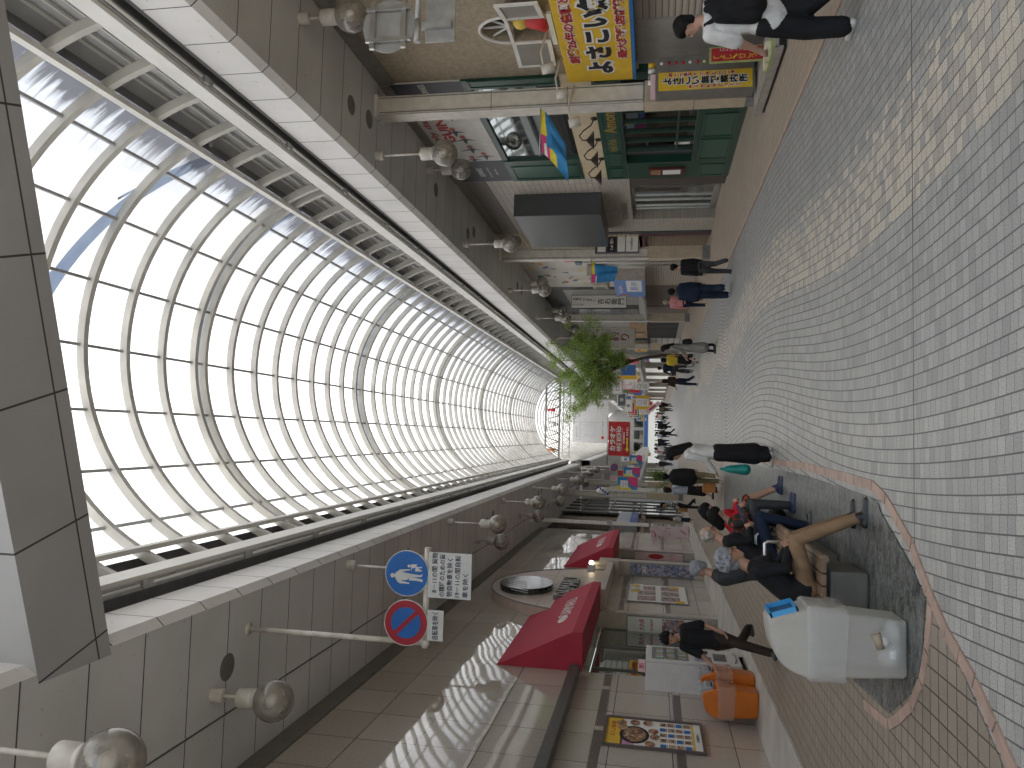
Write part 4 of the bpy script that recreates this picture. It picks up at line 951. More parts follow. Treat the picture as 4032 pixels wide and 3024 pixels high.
# ================================================================== globe lamps
def globe_mat():
    g = G('smoked_globe')
    t = g.n('ShaderNodeBsdfTransparent'); g.l((.74, .71, .66), t.inputs[0])
    d = g.n('ShaderNodeBsdfDiffuse'); n = g.noise(g.obj(), 7.0, 4.0); g.l(g.mix(g.step(n, .35, .75), (.62, .59, .53), (.40, .37, .32)), d.inputs[0])
    s = g.n('ShaderNodeBsdfGlossy'); s.inputs['Roughness'].default_value = .06
    lw = g.n('ShaderNodeLayerWeight'); lw.inputs[0].default_value = .35
    a = g.n('ShaderNodeMixShader'); g.l(g.add(.30, g.mul(lw.outputs[1], .35)), a.inputs[0]); g.t.links.new(t.outputs[0], a.inputs[1]); g.t.links.new(d.outputs[0], a.inputs[2])
    f = g.n('ShaderNodeFresnel'); f.inputs[0].default_value = 1.5
    b = g.n('ShaderNodeMixShader'); g.l(g.m('MINIMUM', 1.0, g.add(.03, g.mul(f.outputs[0], 1.1))), b.inputs[0]); g.t.links.new(a.outputs[0], b.inputs[1]); g.t.links.new(s.outputs[0], b.inputs[2])
    g.t.links.new(b.outputs[0], g.out.inputs[0]); return g.mat
GLB = globe_mat(); LAMPW = mat('lamp_white', (.56, .54, .50), .45, .1, 8)
def globe_lamp(drop, label, loc, group):
    t = thing('globe_lamp', label, 'lamp', loc, group)
    m = MB(); m.lathe((0, 0, -.15), [(0, 0), (.085, 0), (.09, .02), (.09, .15)], 20); m.build('ceiling_cap', LAMPW, t)
    m = MB(); m.cyl((0, 0, -.13), (0, 0, -drop + .46), .024, n=10); m.build('rod', LAMPW, t)
    m = MB(); z = -drop; m.lathe((0, 0, z), [(0, .49), (.035, .49), (.035, .455), (.11, .45), (.118, .44), (.118, .27), (.112, .265), (.112, .25), (.118, .245), (.118, .20), (0, .19)], 20); m.build('collar', LAMPW, t)
    m = MB(); m.sphere((0, 0, z), .245, 32); m.build('globe', GLB, t)
    m = MB(); m.sphere((0, 0, z + .02), .085, 14); m.cyl((0, 0, z + .08), (0, 0, z + .2), .045, n=10); m.build('bulb', LAMPW, t)
    return t
GL = 'globe lamps under the left canopy'; GR = 'globe lamps under the right canopy'
oL = [(-2.52, 5.25), (-2.4, 13.0), (-2.37, 19.75), (-2.4, 26.95), (-2.4, 34.25), (-2.41, 42.15), (-2.4, 49.6), (-2.42, 55.5)]
labL = ['big smoky globe lamp at the frame edge nearest the camera', 'globe lamp hidden behind the blue pedestrian disc', 'street edge globe lamp just past the road signs', 'street edge globe lamp above the second crimson awning', 'street edge globe lamp level with the end of the department store', 'street edge globe lamp above the clinic sign', 'street edge globe lamp above the left arcade column flags', 'street edge globe lamp farthest along the left canopy']
a0 = globe_lamp(1.34, labL[0], (oL[0][0], oL[0][1], 7.0), GL)
for (x, y), l in list(zip(oL, labL))[1:]: dup(a0, (x, y, 7.0), l)
labR = ['street edge globe lamp beside the hoarding with red lettering', 'street edge globe lamp in front of the grey box sign', 'street edge globe lamp by the wall of coloured shapes', 'street edge globe lamp by the dark timber building', 'street edge globe lamp next to the tree crown', 'street edge globe lamp behind the tree crown', 'last street edge globe lamp of the right canopy']
for (x, y), l in zip([(5.19, 13.58), (5.19, 20.42), (5.17, 27.13), (5.2, 33.97), (5.2, 40.9), (5.2, 47.8), (5.2, 54.6)], labR): dup(a0, (x, y, 7.0), l, group=GR)
b0 = globe_lamp(.80, 'short stemmed globe lamp over the granite wall ahead of the signs', (-3.3, 8.85, 7.0), GL)
for y, l in zip((16.0, 23.1, 30.74, 38.0, 45.5, 53.0), ('short stemmed globe lamp above the first crimson awning', 'short stemmed globe lamp above the entrance arch', 'short stemmed globe lamp above the far end of the second awning', 'short stemmed globe lamp at the grey tile bay', 'short stemmed globe lamp above the steel frame', 'short stemmed globe lamp farthest along the left wall')): dup(b0, (-3.28, y, 7.0), l)
for y, l in zip((10.28, 16.88, 23.7, 30.2, 36.95, 43.5), ('short stemmed globe lamp over the stucco wall at the frame edge', 'short stemmed globe lamp against the dark end of the hoarding', 'short stemmed globe lamp behind the one before the grey box sign', 'short stemmed globe lamp before the coloured shapes wall', 'short stemmed globe lamp over the tall white vertical sign', 'short stemmed globe lamp over the fishing sign')): dup(b0, (6.05, y, 7.0), l, group=GR)

# ================================================================== hanging road signs
t = thing('hanging_road_sign', 'hanging pipe bracket with blue pedestrian disc, no parking disc and white plates', 'road sign', (-2.69, 9.63, 7.0))
POLE = mat('pole_white', (.55, .53, .48), .45, .15, 5)
m = MB(); m.cyl((0, 0, 0), (0, 0, -2.42), .036, n=12); m.lathe((0, 0, 0), [(.085, 0), (.085, -.02), (.04, -.03)], 16); m.build('pole', POLE, t)
m = MB(); m.cyl((-.06, 0, -2.44), (1.2, 0, -2.44), .042, n=12); m.sphere((0, 0, -2.44), .06, 12); m.build('pipe', POLE, t)
SGB = mat('sign_blue', (.008, .11, .40), .4, .05); SGR = mat('sign_red', (.30, .012, .025), .4, .08); SGW = mat('sign_plate', (.55, .56, .55), .45, .06)
yf = -.065
def discp(cx, cz, nm, lab):
    m = MB(); ell(m, 'S', (cx, yf, cz), .29, .29, 0, 0, .02, 40); o = m.build(nm, SGW, t); o['label'] = lab; return o
o = discp(.25, -2.20, 'parking_disc', 'round red and blue no parking disc')
m = MB(); c = (.25, yf, -2.20); ell(m, 'S', c, .28, .28, 0, .003, 0, 40); ell(m, 'S', c, .195, .195, 1, .005, 0, 36)
d = Vector((.707, 0, -.707)); nn = Vector((.707, 0, .707)); cc = Vector(c) + Vector((0, -.007, 0)); m.face([cc - d * .2 - nn * .03, cc + d * .2 - nn * .03, cc + d * .2 + nn * .03, cc - d * .2 + nn * .03]); m.build('face', [SGR, SGB], o)
o = discp(.87, -2.19, 'pedestrian_disc', 'round blue pedestrians only disc')
m = MB(); ell(m, 'S', (.87, yf, -2.19), .28, .28, 0, .003, 0, 40)
def pic(pts): m.face([(.87 + (170 - b) / 262 * .28, yf - .006, -2.19 - (a - 337) / 262 * .28) for a, b in pts], 1)
def pcirc(a, b, r): pic([(a + r * math.cos(k * math.pi / 8), b + r * math.sin(k * math.pi / 8)) for k in range(16)])
pcirc(160, 202, 27)
pic([(185, 192), (200, 165), (225, 150), (262, 150), (300, 160), (392, 172), (392, 215), (330, 250), (262, 252), (225, 275), (205, 245), (185, 212)])
pic([(225, 275), (252, 292), (370, 293), (373, 278), (285, 262), (262, 250)])
pic([(225, 152), (250, 128), (330, 122), (372, 118), (385, 130), (330, 140), (270, 158)])
pic([(385, 172), (440, 178), (505, 182), (538, 165), (520, 205), (440, 208), (388, 212)]); pic([(385, 212), (440, 214), (535, 232), (538, 262), (505, 256), (440, 250), (360, 250)])
pcirc(360, 82, 17); pic([(375, 75), (388, 62), (462, 55), (460, 70), (440, 75), (450, 95), (395, 110), (382, 95)]); pic([(388, 95), (400, 110), (388, 142), (395, 138)]); pic([(440, 75), (480, 90), (522, 82), (525, 96), (478, 104), (445, 95)]); pic([(440, 110), (450, 95), (520, 125), (524, 138), (440, 140)])
m.build('face', [SGB, SGW], o)
def plate(cx, cz, w, h, lines, lab):
    m = MB(); rect(m, 'S', (cx, yf, cz), w, h, 0, 0, .015); o = m.build('plate', SGW, t, .004); o['label'] = lab
    m = MB()
    for body, x_, z_, w_, h_ in lines: letter(m, body, 'S', (cx + x_, yf, cz + z_), w_, h_, 0, .004, bold=.015)
    m.build('lettering', mat('plate_navy', (.015, .018, .06), .5), o)
plate(.87, -2.755, .57, .56, [('8－11の間 貨物', .03, .20, .50, .075), ('の積降のための貨', .0, .10, .53, .075), ('物自動車を除く', -.02, .0, .48, .078), ('19－11の間自転', .0, -.10, .52, .075), ('車を除く', -.11, -.205, .30, .075)], 'large white plate with five lines of Japanese text')
plate(.24, -2.585, .38, .21, [('自転車を除く', 0, 0, .34, .085)], 'small white plate with one line of text')
m = MB()
for x_, z_ in ((.25, -2.44), (.87, -2.44), (.25, -2.3), (.87, -2.3)): m.box((x_ - .03, -.06, z_ - .06), (x_ + .03, .04, z_ + .04))
m.build('clamp', GALV, t)

# ================================================================== bins
def film_mat(name, c, a, rough=.25):
    g = G(name); n = g.noise(g.scale(g.obj(), (14, 14, 5)), 1.0, 4.0)
    t_ = g.n('ShaderNodeBsdfTransparent'); g.l((.93, .94, .95), t_.inputs[0])
    p = g.n('ShaderNodeBsdfPrincipled'); g.l(c, p.inputs['Base Color']); p.inputs['Roughness'].default_value = rough; g.l(g.bump(n, .6, .03), p.inputs['Normal'])
    tl = g.n('ShaderNodeBsdfTranslucent'); g.l(c, tl.inputs[0])
    m1 = g.n('ShaderNodeMixShader'); m1.inputs[0].default_value = .4; g.t.links.new(p.outputs[0], m1.inputs[1]); g.t.links.new(tl.outputs[0], m1.inputs[2])
    m2 = g.n('ShaderNodeMixShader'); m2.inputs[0].default_value = a; g.t.links.new(t_.outputs[0], m2.inputs[1]); g.t.links.new(m1.outputs[0], m2.inputs[2]); g.t.links.new(m2.outputs[0], g.out.inputs[0]); return g.mat
CLEARP = film_mat('frosted_plastic', (.85, .83, .77), .52, .3); FILM = film_mat('bag_film', (.80, .79, .76), .42, .12)
def bin_(name, label, loc, sx, sy, h, body, lid, hole, film, group=None, rz=0):
    """body tapers to the foot; the lid humps up at the back and slopes to an opening that faces +x"""
    t = thing(name, label, 'waste bin', loc, group, rz)
    hr = h * .68; k = .84
    def ring(z, f, c=.18):
        a, b = sx / 2 * f, sy / 2 * f; q = c * min(a, b); P = []
        for cx_, cy_, st in ((a - q, b - q, 0), (-a + q, b - q, 90), (-a + q, -b + q, 180), (a - q, -b + q, 270)):
            for j in range(5): P.append((cx_ + q * math.cos(R(st + 22.5 * j)), cy_ + q * math.sin(R(st + 22.5 * j)), z))
        return P
    def loft(m, rings, mi=0, cap0=True, cap1=True):
        b = len(m.v); n = len(rings[0])
        for r_ in rings: m.v += [tuple(p) for p in r_]
        for i in range(len(rings) - 1):
            for j in range(n): m.f.append((b + i * n + j, b + i * n + (j + 1) % n, b + (i + 1) * n + (j + 1) % n, b + (i + 1) * n + j)); m.mi.append(mi); m.sm.append(True)
        if cap0: m.f.append(tuple(b + j for j in range(n))[::-1]); m.mi.append(mi); m.sm.append(False)
        if cap1: m.f.append(tuple(b + (len(rings) - 1) * n + j for j in range(n))); m.mi.append(mi); m.sm.append(False)
    m = MB(); loft(m, [ring(0.012, k * .95), ring(.03, k), ring(hr, 1.0)], 0, True, False); m.build('body', body, t)
    m = MB(); loft(m, [ring(hr, 1.05, .2), ring(hr + .035, 1.06, .2)]); m.build('rim', body, t)
    m = MB()
    prof = [(-.50, 0), (-.485, .10), (-.45, .32), (-.38, .56), (-.28, .76), (-.12, .90), (.10, .985), (.24, 1.0), (.32, .97), (.47, .16), (.50, 0)]
    hl = h - hr - .03; rows = []
    for s_, ins in ((-.5, .06), (-.46, .0), (.46, .0), (.5, .06)):
        rows.append([(px * sx * (1 - ins), s_ * sy, hr + .03 + pz * hl * (1 - ins)) for px, pz in prof])
    b = len(m.v); n = len(prof)
    for r_ in rows: m.v += r_
    for i in range(3):
        for j in range(n - 1): m.f.append((b + i * n + j, b + i * n + j + 1, b + (i + 1) * n + j + 1, b + (i + 1) * n + j)); m.mi.append(0); m.sm.append(True)
    m.f.append(tuple(b + j for j in range(n))[::-1]); m.mi.append(0); m.sm.append(False); m.f.append(tuple(b + 3 * n + j for j in range(n))); m.mi.append(0); m.sm.append(False)
    lo = m.build('lid', lid, t)
    m = MB(); A = Vector((.32 * sx, 0, hr + .03 + .97 * hl)); B = Vector((.47 * sx, 0, hr + .03 + .16 * hl)); e = (B - A); nn = Vector((-e.z, 0, e.x)).normalized(); nn = nn if nn.x > 0 else -nn
    P0, P1 = A + e * .02, A + e * .90; w = sy * .40
    for (a, c_, y0, y1) in ((P0, P0 + e * .06, -w, w), (P1 - e * .06, P1, -w, w), (P0, P1, -w, -w + .016), (P0, P1, w - .016, w)):
        m.prism([a + Vector((0, y0, 0)), c_ + Vector((0, y0, 0)), c_ + Vector((0, y1, 0)), a + Vector((0, y1, 0))], nn * .035)
    m.face([P0 + nn * .003 + Vector((0, -w, 0)), P1 + nn * .003 + Vector((0, -w, 0)), P1 + nn * .003 + Vector((0, w, 0)), P0 + nn * .003 + Vector((0, w, 0))], 1)
    m.build('opening', [hole, mat('bin_hole', tuple(c * .35 for c in (.05, .25, .5)) if film is FILM and body is CLEARP else (.02, .02, .02), .5)], t)
    # bag collar turned over the rim, crumpled
    m = MB(); rr = random.Random(5); rings = []
    for i, (z, f) in enumerate(((hr + .045, 1.02), (hr + .03, 1.10), (hr - .04, 1.10), (hr - .11, 1.085), (hr - .17, 1.11), (hr - .215, 1.08))):
        base = ring(z, f, .2); rings.append([(x * (1 + rr.uniform(-.03, .03)), y * (1 + rr.uniform(-.03, .03)), z_ + rr.uniform(-.012, .012)) for x, y, z_ in base])
    loft(m, rings, 0, False, False); m.build('liner_bag', film, t)
    return t
BINBLUE = mat('bin_blue', (.055, .33, .66), .35, .05)
cb_ = bin_('clear_bin', 'translucent clear waste bin with a blue slot on the slate island', (-1.40, 5.90, .012), .47, .36, .91, CLEARP, CLEARP, BINBLUE, FILM)
t = thing('rubbish', 'white crumpled rubbish and a paper cup at the foot of the clear bin', 'rubbish', (-1.36, 5.84, .03))
m = MB(); m.sphere((-.08, -.02, .085), .10, 14, 0, (1.1, .8, .8)); m.sphere((.04, .0, .06), .08, 12, 0, (1.3, .8, .7)); m.sphere((.0, -.06, .15), .06, 12); m.build('bag', WHITE, t)
m = MB(); m.cyl((-.04, -.10, .16), (.06, -.10, .20), .028, .035, 12); m.build('cup', mat('cup_brown', (.42, .34, .24), .6), t)
ORG = mat('orange_plastic', (.62, .16, .015), .38, .07, 3); LIDG = mat('bin_lid_grey', (.34, .35, .36), .45, .05)
FILM2 = film_mat('bag_film_orange', (.75, .60, .5), .45, .15)
for nm_, lb_, lc_ in (('orange_bin', 'orange waste bin with a clear bag collar nearer the poster', (-4.12, 12.9, .06)), ('orange_bin', 'orange waste bin touching the white vending machine side', (-4.02, 13.42, .05))):
    o_ = bin_(nm_, lb_, lc_, .46, .42, .86, ORG, ORG, LIDG, FILM2, 'orange bins beside the vending machine')
    m = MB(); m.box((.06, -.17, .80), (.20, .17, .90)); m.box((.10, -.16, .72), (.235, .16, .82)); m.build('lid_cap', LIDG, o_, .02)

# ================================================================== vending machines
def vending(label, loc, paintside, pm_, front, L=.95):
    t = thing('vending_machine', label, 'vending machine', loc)   # origin: front near bottom corner; body runs to -x and +y
    m = MB(); m.box((-.60, 0, .10), (-.05, L, 1.77)); m.build('cabinet', pm_, t, .012)
    d = MB(); d.box((-.045, .005, .12), (0, L - .005, 1.765)); do = d.build('door', front, t, .008)
    m = MB(); m.box((-.002, .08, 1.02), (.004, L - .1, 1.66)); wo_ = m.build('display_window', mat('vend_window', (.16, .18, .20), .12, .1), do)
    m = MB()
    for r_ in range(3):
        for c_ in range(9): m.box((.004, .11 + .082 * c_, 1.06 + .2 * r_), (.009, .165 + .082 * c_, 1.19 + .2 * r_), (r_ + c_) % 4)
    m.build('bottles', [mat('bottle_a', (.25, .32, .45), .4), mat('bottle_b', (.5, .3, .12), .4), mat('bottle_c', (.12, .3, .2), .4), mat('bottle_d', (.55, .52, .48), .4)], wo_)
    m = MB()
    for r_ in range(3):
        m.box((.004, .1, 1.03 + .2 * r_), (.012, L - .12, 1.05 + .2 * r_))
        for c_ in range(9): m.box((.012, .115 + .082 * c_, 1.032 + .2 * r_), (.016, .15 + .082 * c_, 1.048 + .2 * r_), 1)
    m.build('price_rail', [STEEL, INK], wo_)
    m = MB(); m.box((0, .12, .62), (.006, .42, .92)); m.build('panel_print', BLUEP, do)
    m = MB(); m.box((0, .22, .36), (.008, .66, .58)); m.build('delivery_slot', mat('slot_dark', (.07, .08, .09), .3), do)
    m = MB(); m.box((0, .62, .66), (.008, .80, .92)); m.box((0, .50, .70), (.007, .56, .76)); m.box((0, .50, .8), (.007, .56, .86)); m.build('coin_panel', INK, do)
    m = MB(); m.tube([(.002, .15, .22), (.015, .3, .19), (.018, .48, .185), (.015, .66, .19), (.002, .8, .22)], .012, 6); m.build('kick_trim', GREY, do)
    m = MB(); m.box((-.55, .04, 0), (-.08, .10, .10)); m.box((-.55, L - .1, 0), (-.08, L - .04, .10)); m.box((-.5, .1, .01), (-.15, L - .1, .09)); m.build('foot', BLACK, t)
    if paintside: paintside(t, do)
    return t
VW = mat('vending_white', (.62, .60, .59), .35, .04)
def wsd(t, do):
    m = MB(); rect(m, 'S', (-.12, -.0, 1.84), .22, .12, 0, 0, .004); letter(m, '新', 'S', (-.12, -.0, 1.84), .1, .1, 1, .003); m.build('topper_card', [PINKP, INKR], t)
vending('plain white drinks vending machine beside the orange bins', (-3.92, 14.12, .04), wsd, VW, VW)
MAG = mat('ribbon_magenta', (.45, .012, .16), .45, .08); VP = mat('vending_pale_pink', (.66, .55, .58), .4, .04)
def psd(t, do):
    m = MB(); rr = []
    def rib_(pts, w, sgn_=1):
        for a, b in zip(pts[:-1], pts[1:]):
            m.face([(a[0], -.004, a[1] - w), (b[0], -.004, b[1] - w), (b[0], -.004, b[1] + w), (a[0], -.004, a[1] + w)])
    rib_([(-.6, 1.72), (-.52, 1.6), (-.4, 1.55), (-.28, 1.62), (-.2, 1.73)], .03); rib_([(-.6, 1.48), (-.5, 1.42), (-.42, 1.36)], .035); rib_([(-.08, 1.7), (-.1, 1.55), (-.06, 1.45)], .03)
    rib_([(-.58, .75), (-.5, .7), (-.46, .55), (-.5, .4)], .03); rib_([(-.06, 1.1), (-.1, 1.0), (-.06, .9)], .03); rib_([(-.3, .28), (-.22, .4), (-.14, .45), (-.18, .34), (-.34, .2)], .022)
    for k, (w_, b_) in enumerate(((.30, '私たちは'), (.36, 'ピンクリボン運動を'), (.36, '応援しています'), (.2, 'Pink'))): letter(m, b_, 'S', (-.33, 0, 1.22 - .09 * k), w_, .05, 0, .004)
    o = m.build('ribbon_print', MAG, t)
vending('pale pink vending machine printed with magenta ribbons', (-3.98, 35.58, .0), psd, VP, VP, 1.0)

# ================================================================== benches on the island
SLAT = mat('bench_slat', (.20, .135, .085), .55, .22, 5, .1); STONE = mat('bench_stone', (.135, .13, .115), .7, .15, 4, .15)
def bench(y0, n, label):
    t = thing('bench', label, 'bench', (0, y0, .01), 'benches on the slate island')
    m = MB(); m.box((-1.46, .0, 0), (-1.05, .62, .30)); m.build('stone_block', STONE, t, .02)
    if n > 1: m = MB(); m.box((-1.46, n * .62 - .55, 0), (-1.05, n * .62 + .05, .30)); m.build('stone_block', STONE, t, .02)
    m = MB()
    L = n * .62 + .05
    for k in range(5): x = -1.46 + .10 * k; m.box((x, -.04, .335), (x + .088, L, .375))
    m.tube([(-.95, -.04, .345), (-.95, L, .345)], .035, 8); m.build('seat', SLAT, t, .006)
    m = MB(); m.box((-1.44, .05, .30), (-1.05, .10, .335)); m.box((-1.44, L - .12, .30), (-1.05, L - .07, .335)); m.build('bracket', BLACK, t)
    for yy in ([L - .04] if n == 1 else [.62, L]):
        m = MB(); m.tube([(-1.36, yy, .37), (-1.36, yy, .56), (-1.34, yy, .585), (-1.06, yy, .585), (-1.04, yy, .56), (-1.04, yy, .37)], .017, 8); m.build('arm_hoop', STEEL, t)
    return t
bench(6.72, 1, 'slatted bench on a stone block under the grey haired man'); bench(7.75, 2, 'slatted bench with steel hoop under the bald elder'); bench(9.75, 3, 'slatted bench holding the two women in red prints')
t = thing('curved_screen', 'small blue grey curved shell back beyond the women on the bench', 'screen', (-1.05, 12.4, .01))
m = MB(); m.tube([(-.25, 0, .0), (-.25, 0, .42), (-.18, 0, .5), (.05, 0, .45), (.22, 0, .3)], .02, 6); m.build('rim', GALV, t)
m = MB(); m.prism([(-.25, .0, 0), (-.25, .0, .42), (-.18, .0, .5), (.05, 0, .42), (.22, 0, .28), (.05, 0, .12), (-.05, 0, 0)], (0, .02, 0)); m.build('shell', mat('shell_blue', (.16, .23, .30), .5), t)

# ================================================================== wagon of the information office
WG = mat('wagon_grey', (.17, .155, .135), .5, .1)
t = thing('sign_wagon', 'grey wheeled sign wagon with a yellow lettered face and coloured bulbs', 'sign wagon', (5.72, 12.95, 0))
m = MB(); m.box((-.02, -.35, .22), (.58, 0, 1.80)); m.build('cabinet', WG, t, .01)
m = MB(); m.box((-.3, -2.2, .12), (.38, .12, .17)); m.box((-.32, -2.2, .06), (-.28, .1, .17)); m.build('platform', mat('wagon_bed', (.34, .32, .28), .5), t)
m = MB(); m.box((-.28, -2.15, .02), (.34, -.0, .12)); m.build('skirt', BLACK, t)
for yy in (.05, -2.0):
    m = MB(); m.cyl((-.26, yy, .055), (-.20, yy, .055), .055, n=14); m.build('wheel', BLACK, t)
m = MB(); rect(m, 'S', (.15, -.35, 1.0), .31, 1.5, 0, .004)
letter(m, 'よさこい無料案内所', 'S', (.15, -.35, 1.0), .14, 1.36, 1, .010, vert=True, outline=2, bold=.04); letter(m, '創業25年の信頼と実績', 'S', (.255, -.35, 1.06), .06, 1.1, 3, .009, vert=True, outline=2, bold=.03); letter(m, '最大掲載店舗数!!', 'S', (.045, -.35, .85), .06, .85, 3, .009, vert=True, outline=2, bold=.03)
m.build('face', [YEL, INK, PAPER, INKR], t)
for k in range(9):
    m = MB(); m.sphere((.46, -.36, 1.70 - .115 * k), .028, 10); m.build('bulb', [mat('bulb_red', (.45, .02, .02), .25), WHITE, mat('bulb_yellow', (.7, .6, .2), .25)][(1, 0, 0, 0, 1, 0, 2, 0, 0)[k]], t)
m = MB(); m.box((.0, -.33, 1.80), (.30, -.02, 1.88)); m.build('top_trim', PINKP, t)
for k, (yy, c) in enumerate(((.52, YEL), (.42, WHITE), (.32, GREY), (.22, WHITE))):
    m = MB(); m.cyl((yy, -.2, 1.80), (yy, -.2, 1.92), .04, n=12); m.build('jar', c, t)
for k, (x_, y_, w_, tx, lab) in enumerate(((5.93, 11.9, .24, '「よし、行こう」', 'red lettered board with green edge leaning on the sign wagon'), (6.30, 11.6, .34, '地元で人気の店', 'red and brown board behind the man reading leaflets'))):
    b_ = thing('red_board', lab, 'board', (x_, y_, .12), 'red boards on the sign wagon')
    m = MB(); m.box((-w_ / 2, 0, 0), (w_ / 2, .04, .86)); m.build('board', mat('board_green', (.35, .42, .14), .5), b_)
    m = MB(); rect(m, 'S', (0, 0, .43), w_ - .03, .80, 0, .003); letter(m, tx, 'S', (-.04, 0, .43), .11, .74, 1, .006, vert=True); letter(m, 'ここにご注目', 'S', (.075, 0, .5), .045, .42, 2, .006, vert=True); m.build('print', [INKR, YEL, PAPER], b_)
t = thing('leaflet_rack', 'stack of pale leaflets on a low green stand in front of the red boards', 'leaflet rack', (5.52, 11.2, .17))
m = MB(); m.box((-.12, -.3, 0), (.15, .3, .03)); m.build('tray', mat('board_green', (.35, .42, .14)), t); m = MB(); m.box((-.1, -.25, .03), (.1, -.02, .10)); m.box((-.1, .02, .03), (.1, .25, .07)); m.build('leaflets', mat('leaflet', (.68, .62, .45), .6), t)

# ================================================================== flags, banners, signs over the street
FB, FY, FP = mat('flag_blue', (.03, .22, .50), .7), mat('flag_yellow', (.72, .60, .04), .7), mat('flag_pink', (.62, .06, .22), .7)
def cloth_flag(name, label, origin, grid_, cells, group, pole, cat='flag'):
    """grid_: rows of 3-D points (relative) from the pole edge down; cells(i,j)->material index"""
    t = thing(name, label, cat, origin, group)
    m = MB(); n = len(grid_[0]); b = 0
    sub = 4
    def P(u, v):
        r = u * (len(grid_) - 1); i = min(int(r), len(grid_) - 2); f = r - i; s = v * (n - 1); j = min(int(s), n - 2); g_ = s - j
        a = Vector(grid_[i][j]).lerp(Vector(grid_[i][j + 1]), g_); c_ = Vector(grid_[i + 1][j]).lerp(Vector(grid_[i + 1][j + 1]), g_); q = a.lerp(c_, f)
        return q + Vector((.02 * math.sin(v * 9 + u * 2), .035 * math.sin(v * 11 + u * 5), 0)) * min(1, u * 3)
    N, M_ = 16, 16
    for i in range(N + 1):
        for j in range(M_ + 1): m.v.append(tuple(P(i / N, j / M_)))
    for i in range(N):
        for j in range(M_): k = i * (M_ + 1) + j; m.f.append((k, k + 1, k + M_ + 2, k + M_ + 1)); m.mi.append(cells((i + .5) / N, (j + .5) / M_)); m.sm.append(True)
    m.build('cloth', [FB, FY, FP, PAPER], t)
    m = MB(); m.tube(pole, .012, 6); m.build('pole', GALV, t); return t
def c1(u, v):
    if u < .30 and v < .55: return 1
    if v > .55 and u < .28: return 3 if (u > .1 and v > .75) else 2
    if v > .8 and u < .62: return 1 if u > .35 else 2
    return 0
cloth_flag('hanging_flag', 'blue yellow and pink flag hanging from a pole on the nearest column', (5.9, 13.55, 3.84), [[(-.02, -.1, -.02), (-.42, -.1, 0), (-.82, -.1, -.04)], [(-.10, -.12, -.10), (-.48, -.16, -.2), (-1.02, -.12, -.26)], [(-.70, -.06, -.46), (-1.02, -.14, -.50), (-1.36, -.1, -.54)]], c1, 'festival flags on the columns', [(.05, -.1, 0), (-.88, -.1, 0)])
cloth_flag('hanging_flag', 'blue yellow and pink flag hanging limp by the air conditioners', (5.9, 25.55, 3.86), [[(-.05, -.1, 0), (-.4, -.1, 0), (-.82, -.1, 0)], [(-.2, -.12, -.2), (-.45, -.18, -.25), (-.80, -.12, -.2)], [(-.30, -.1, -.88), (-.5, -.16, -.86), (-.74, -.1, -.78)]], lambda u, v: 1 if u < .28 and v < .6 else (2 if u < .36 and v > .6 else (3 if u < .42 and v > .75 else 0)), 'festival flags on the columns', [(.05, -.1, 0), (-.88, -.1, 0)])
def stand_flag(label, x, y, z, w, h, k):
    t = thing('street_flag', label, 'flag', (x, y, z), 'blue and pink flags on the left')
    m = MB()
    rect(m, 'S', (0, 0, -h / 2), w, h, 0, .0)
    for s_ in (-.002,):
        m.face([(-w * .35, -.003, -h), (w / 2, -.003, -h), (w / 2, -.003, -h * .45), (-w * .1, -.003, -h * .62)], 2) 
        m.face([(-w / 2, -.004, -h * .72), (-w / 2, -.004, 0), (-w * .2, -.004, 0), (-w * .15, -.004, -h * .5)], 1)
        rect(m, 'S', (-w * .08, 0, -h * .33), w * .58, h * .36, 3, .007); letter(m, 'Precious', 'S', (-w * .08, 0, -h * .27), w * .4, h * .09, 4, .01); letter(m, 'Land', 'S', (-w * .08, 0, -h * .39), w * .25, h * .09, 4, .01)
    m.build('cloth', [FB, FY, FP, PAPER, INKG], t); m = MB(); m.tube([(-w / 2 - .3, .01, .02), (w / 2, .01, .02)], .015, 6); m.build('pole', GALV, t)
stand_flag('blue yellow and pink banner flag on the thick left column', -2.28, 38.35, 3.42, .62, .98, 0); stand_flag('blue yellow and pink banner flag behind the first on the left', -2.08, 46, 3.4, .55, .95, 1); stand_flag('faint orange and blue banner flag farthest on the left', -1.62, 56, 3.35, .6, .9, 2)
t = thing('white_blue_bag', 'white and blue patterned lantern hanging high by the left column', 'lantern', (-2.95, 41.5, 4.3)); m = MB(); m.sphere((0, 0, 0), .28, 14, 0, (.8, .8, 1.3)); m.build('paper', WHITE, t); m = MB(); 
for k in range(5): ell(m, 'S', (-.1 + .08 * k, -.23, -.25 + .13 * k), .07, .05, 0, 0)
m.build('pattern', mat('lantern_blue', (.03, .06, .30), .5), t)
t = thing('karaoke_banner', 'red karaoke banner with white lettering and yellow arrow hung across the street', 'banner', (-.15, 50, 4.56))
m = MB()
N = 24
for i in range(N + 1):
    x = -1.1 + 2.2 * i / N
    for z in (0, -1.36): m.v.append((x, .03 * math.sin(i * 1.3), z))
for i in range(N): m.f.append((2 * i, 2 * i + 1, 2 * i + 3, 2 * i + 2)); m.mi.append(0); m.sm.append(True)
m.build('cloth', mat('banner_red', (.55, .03, .035), .6, .08, 2), t)
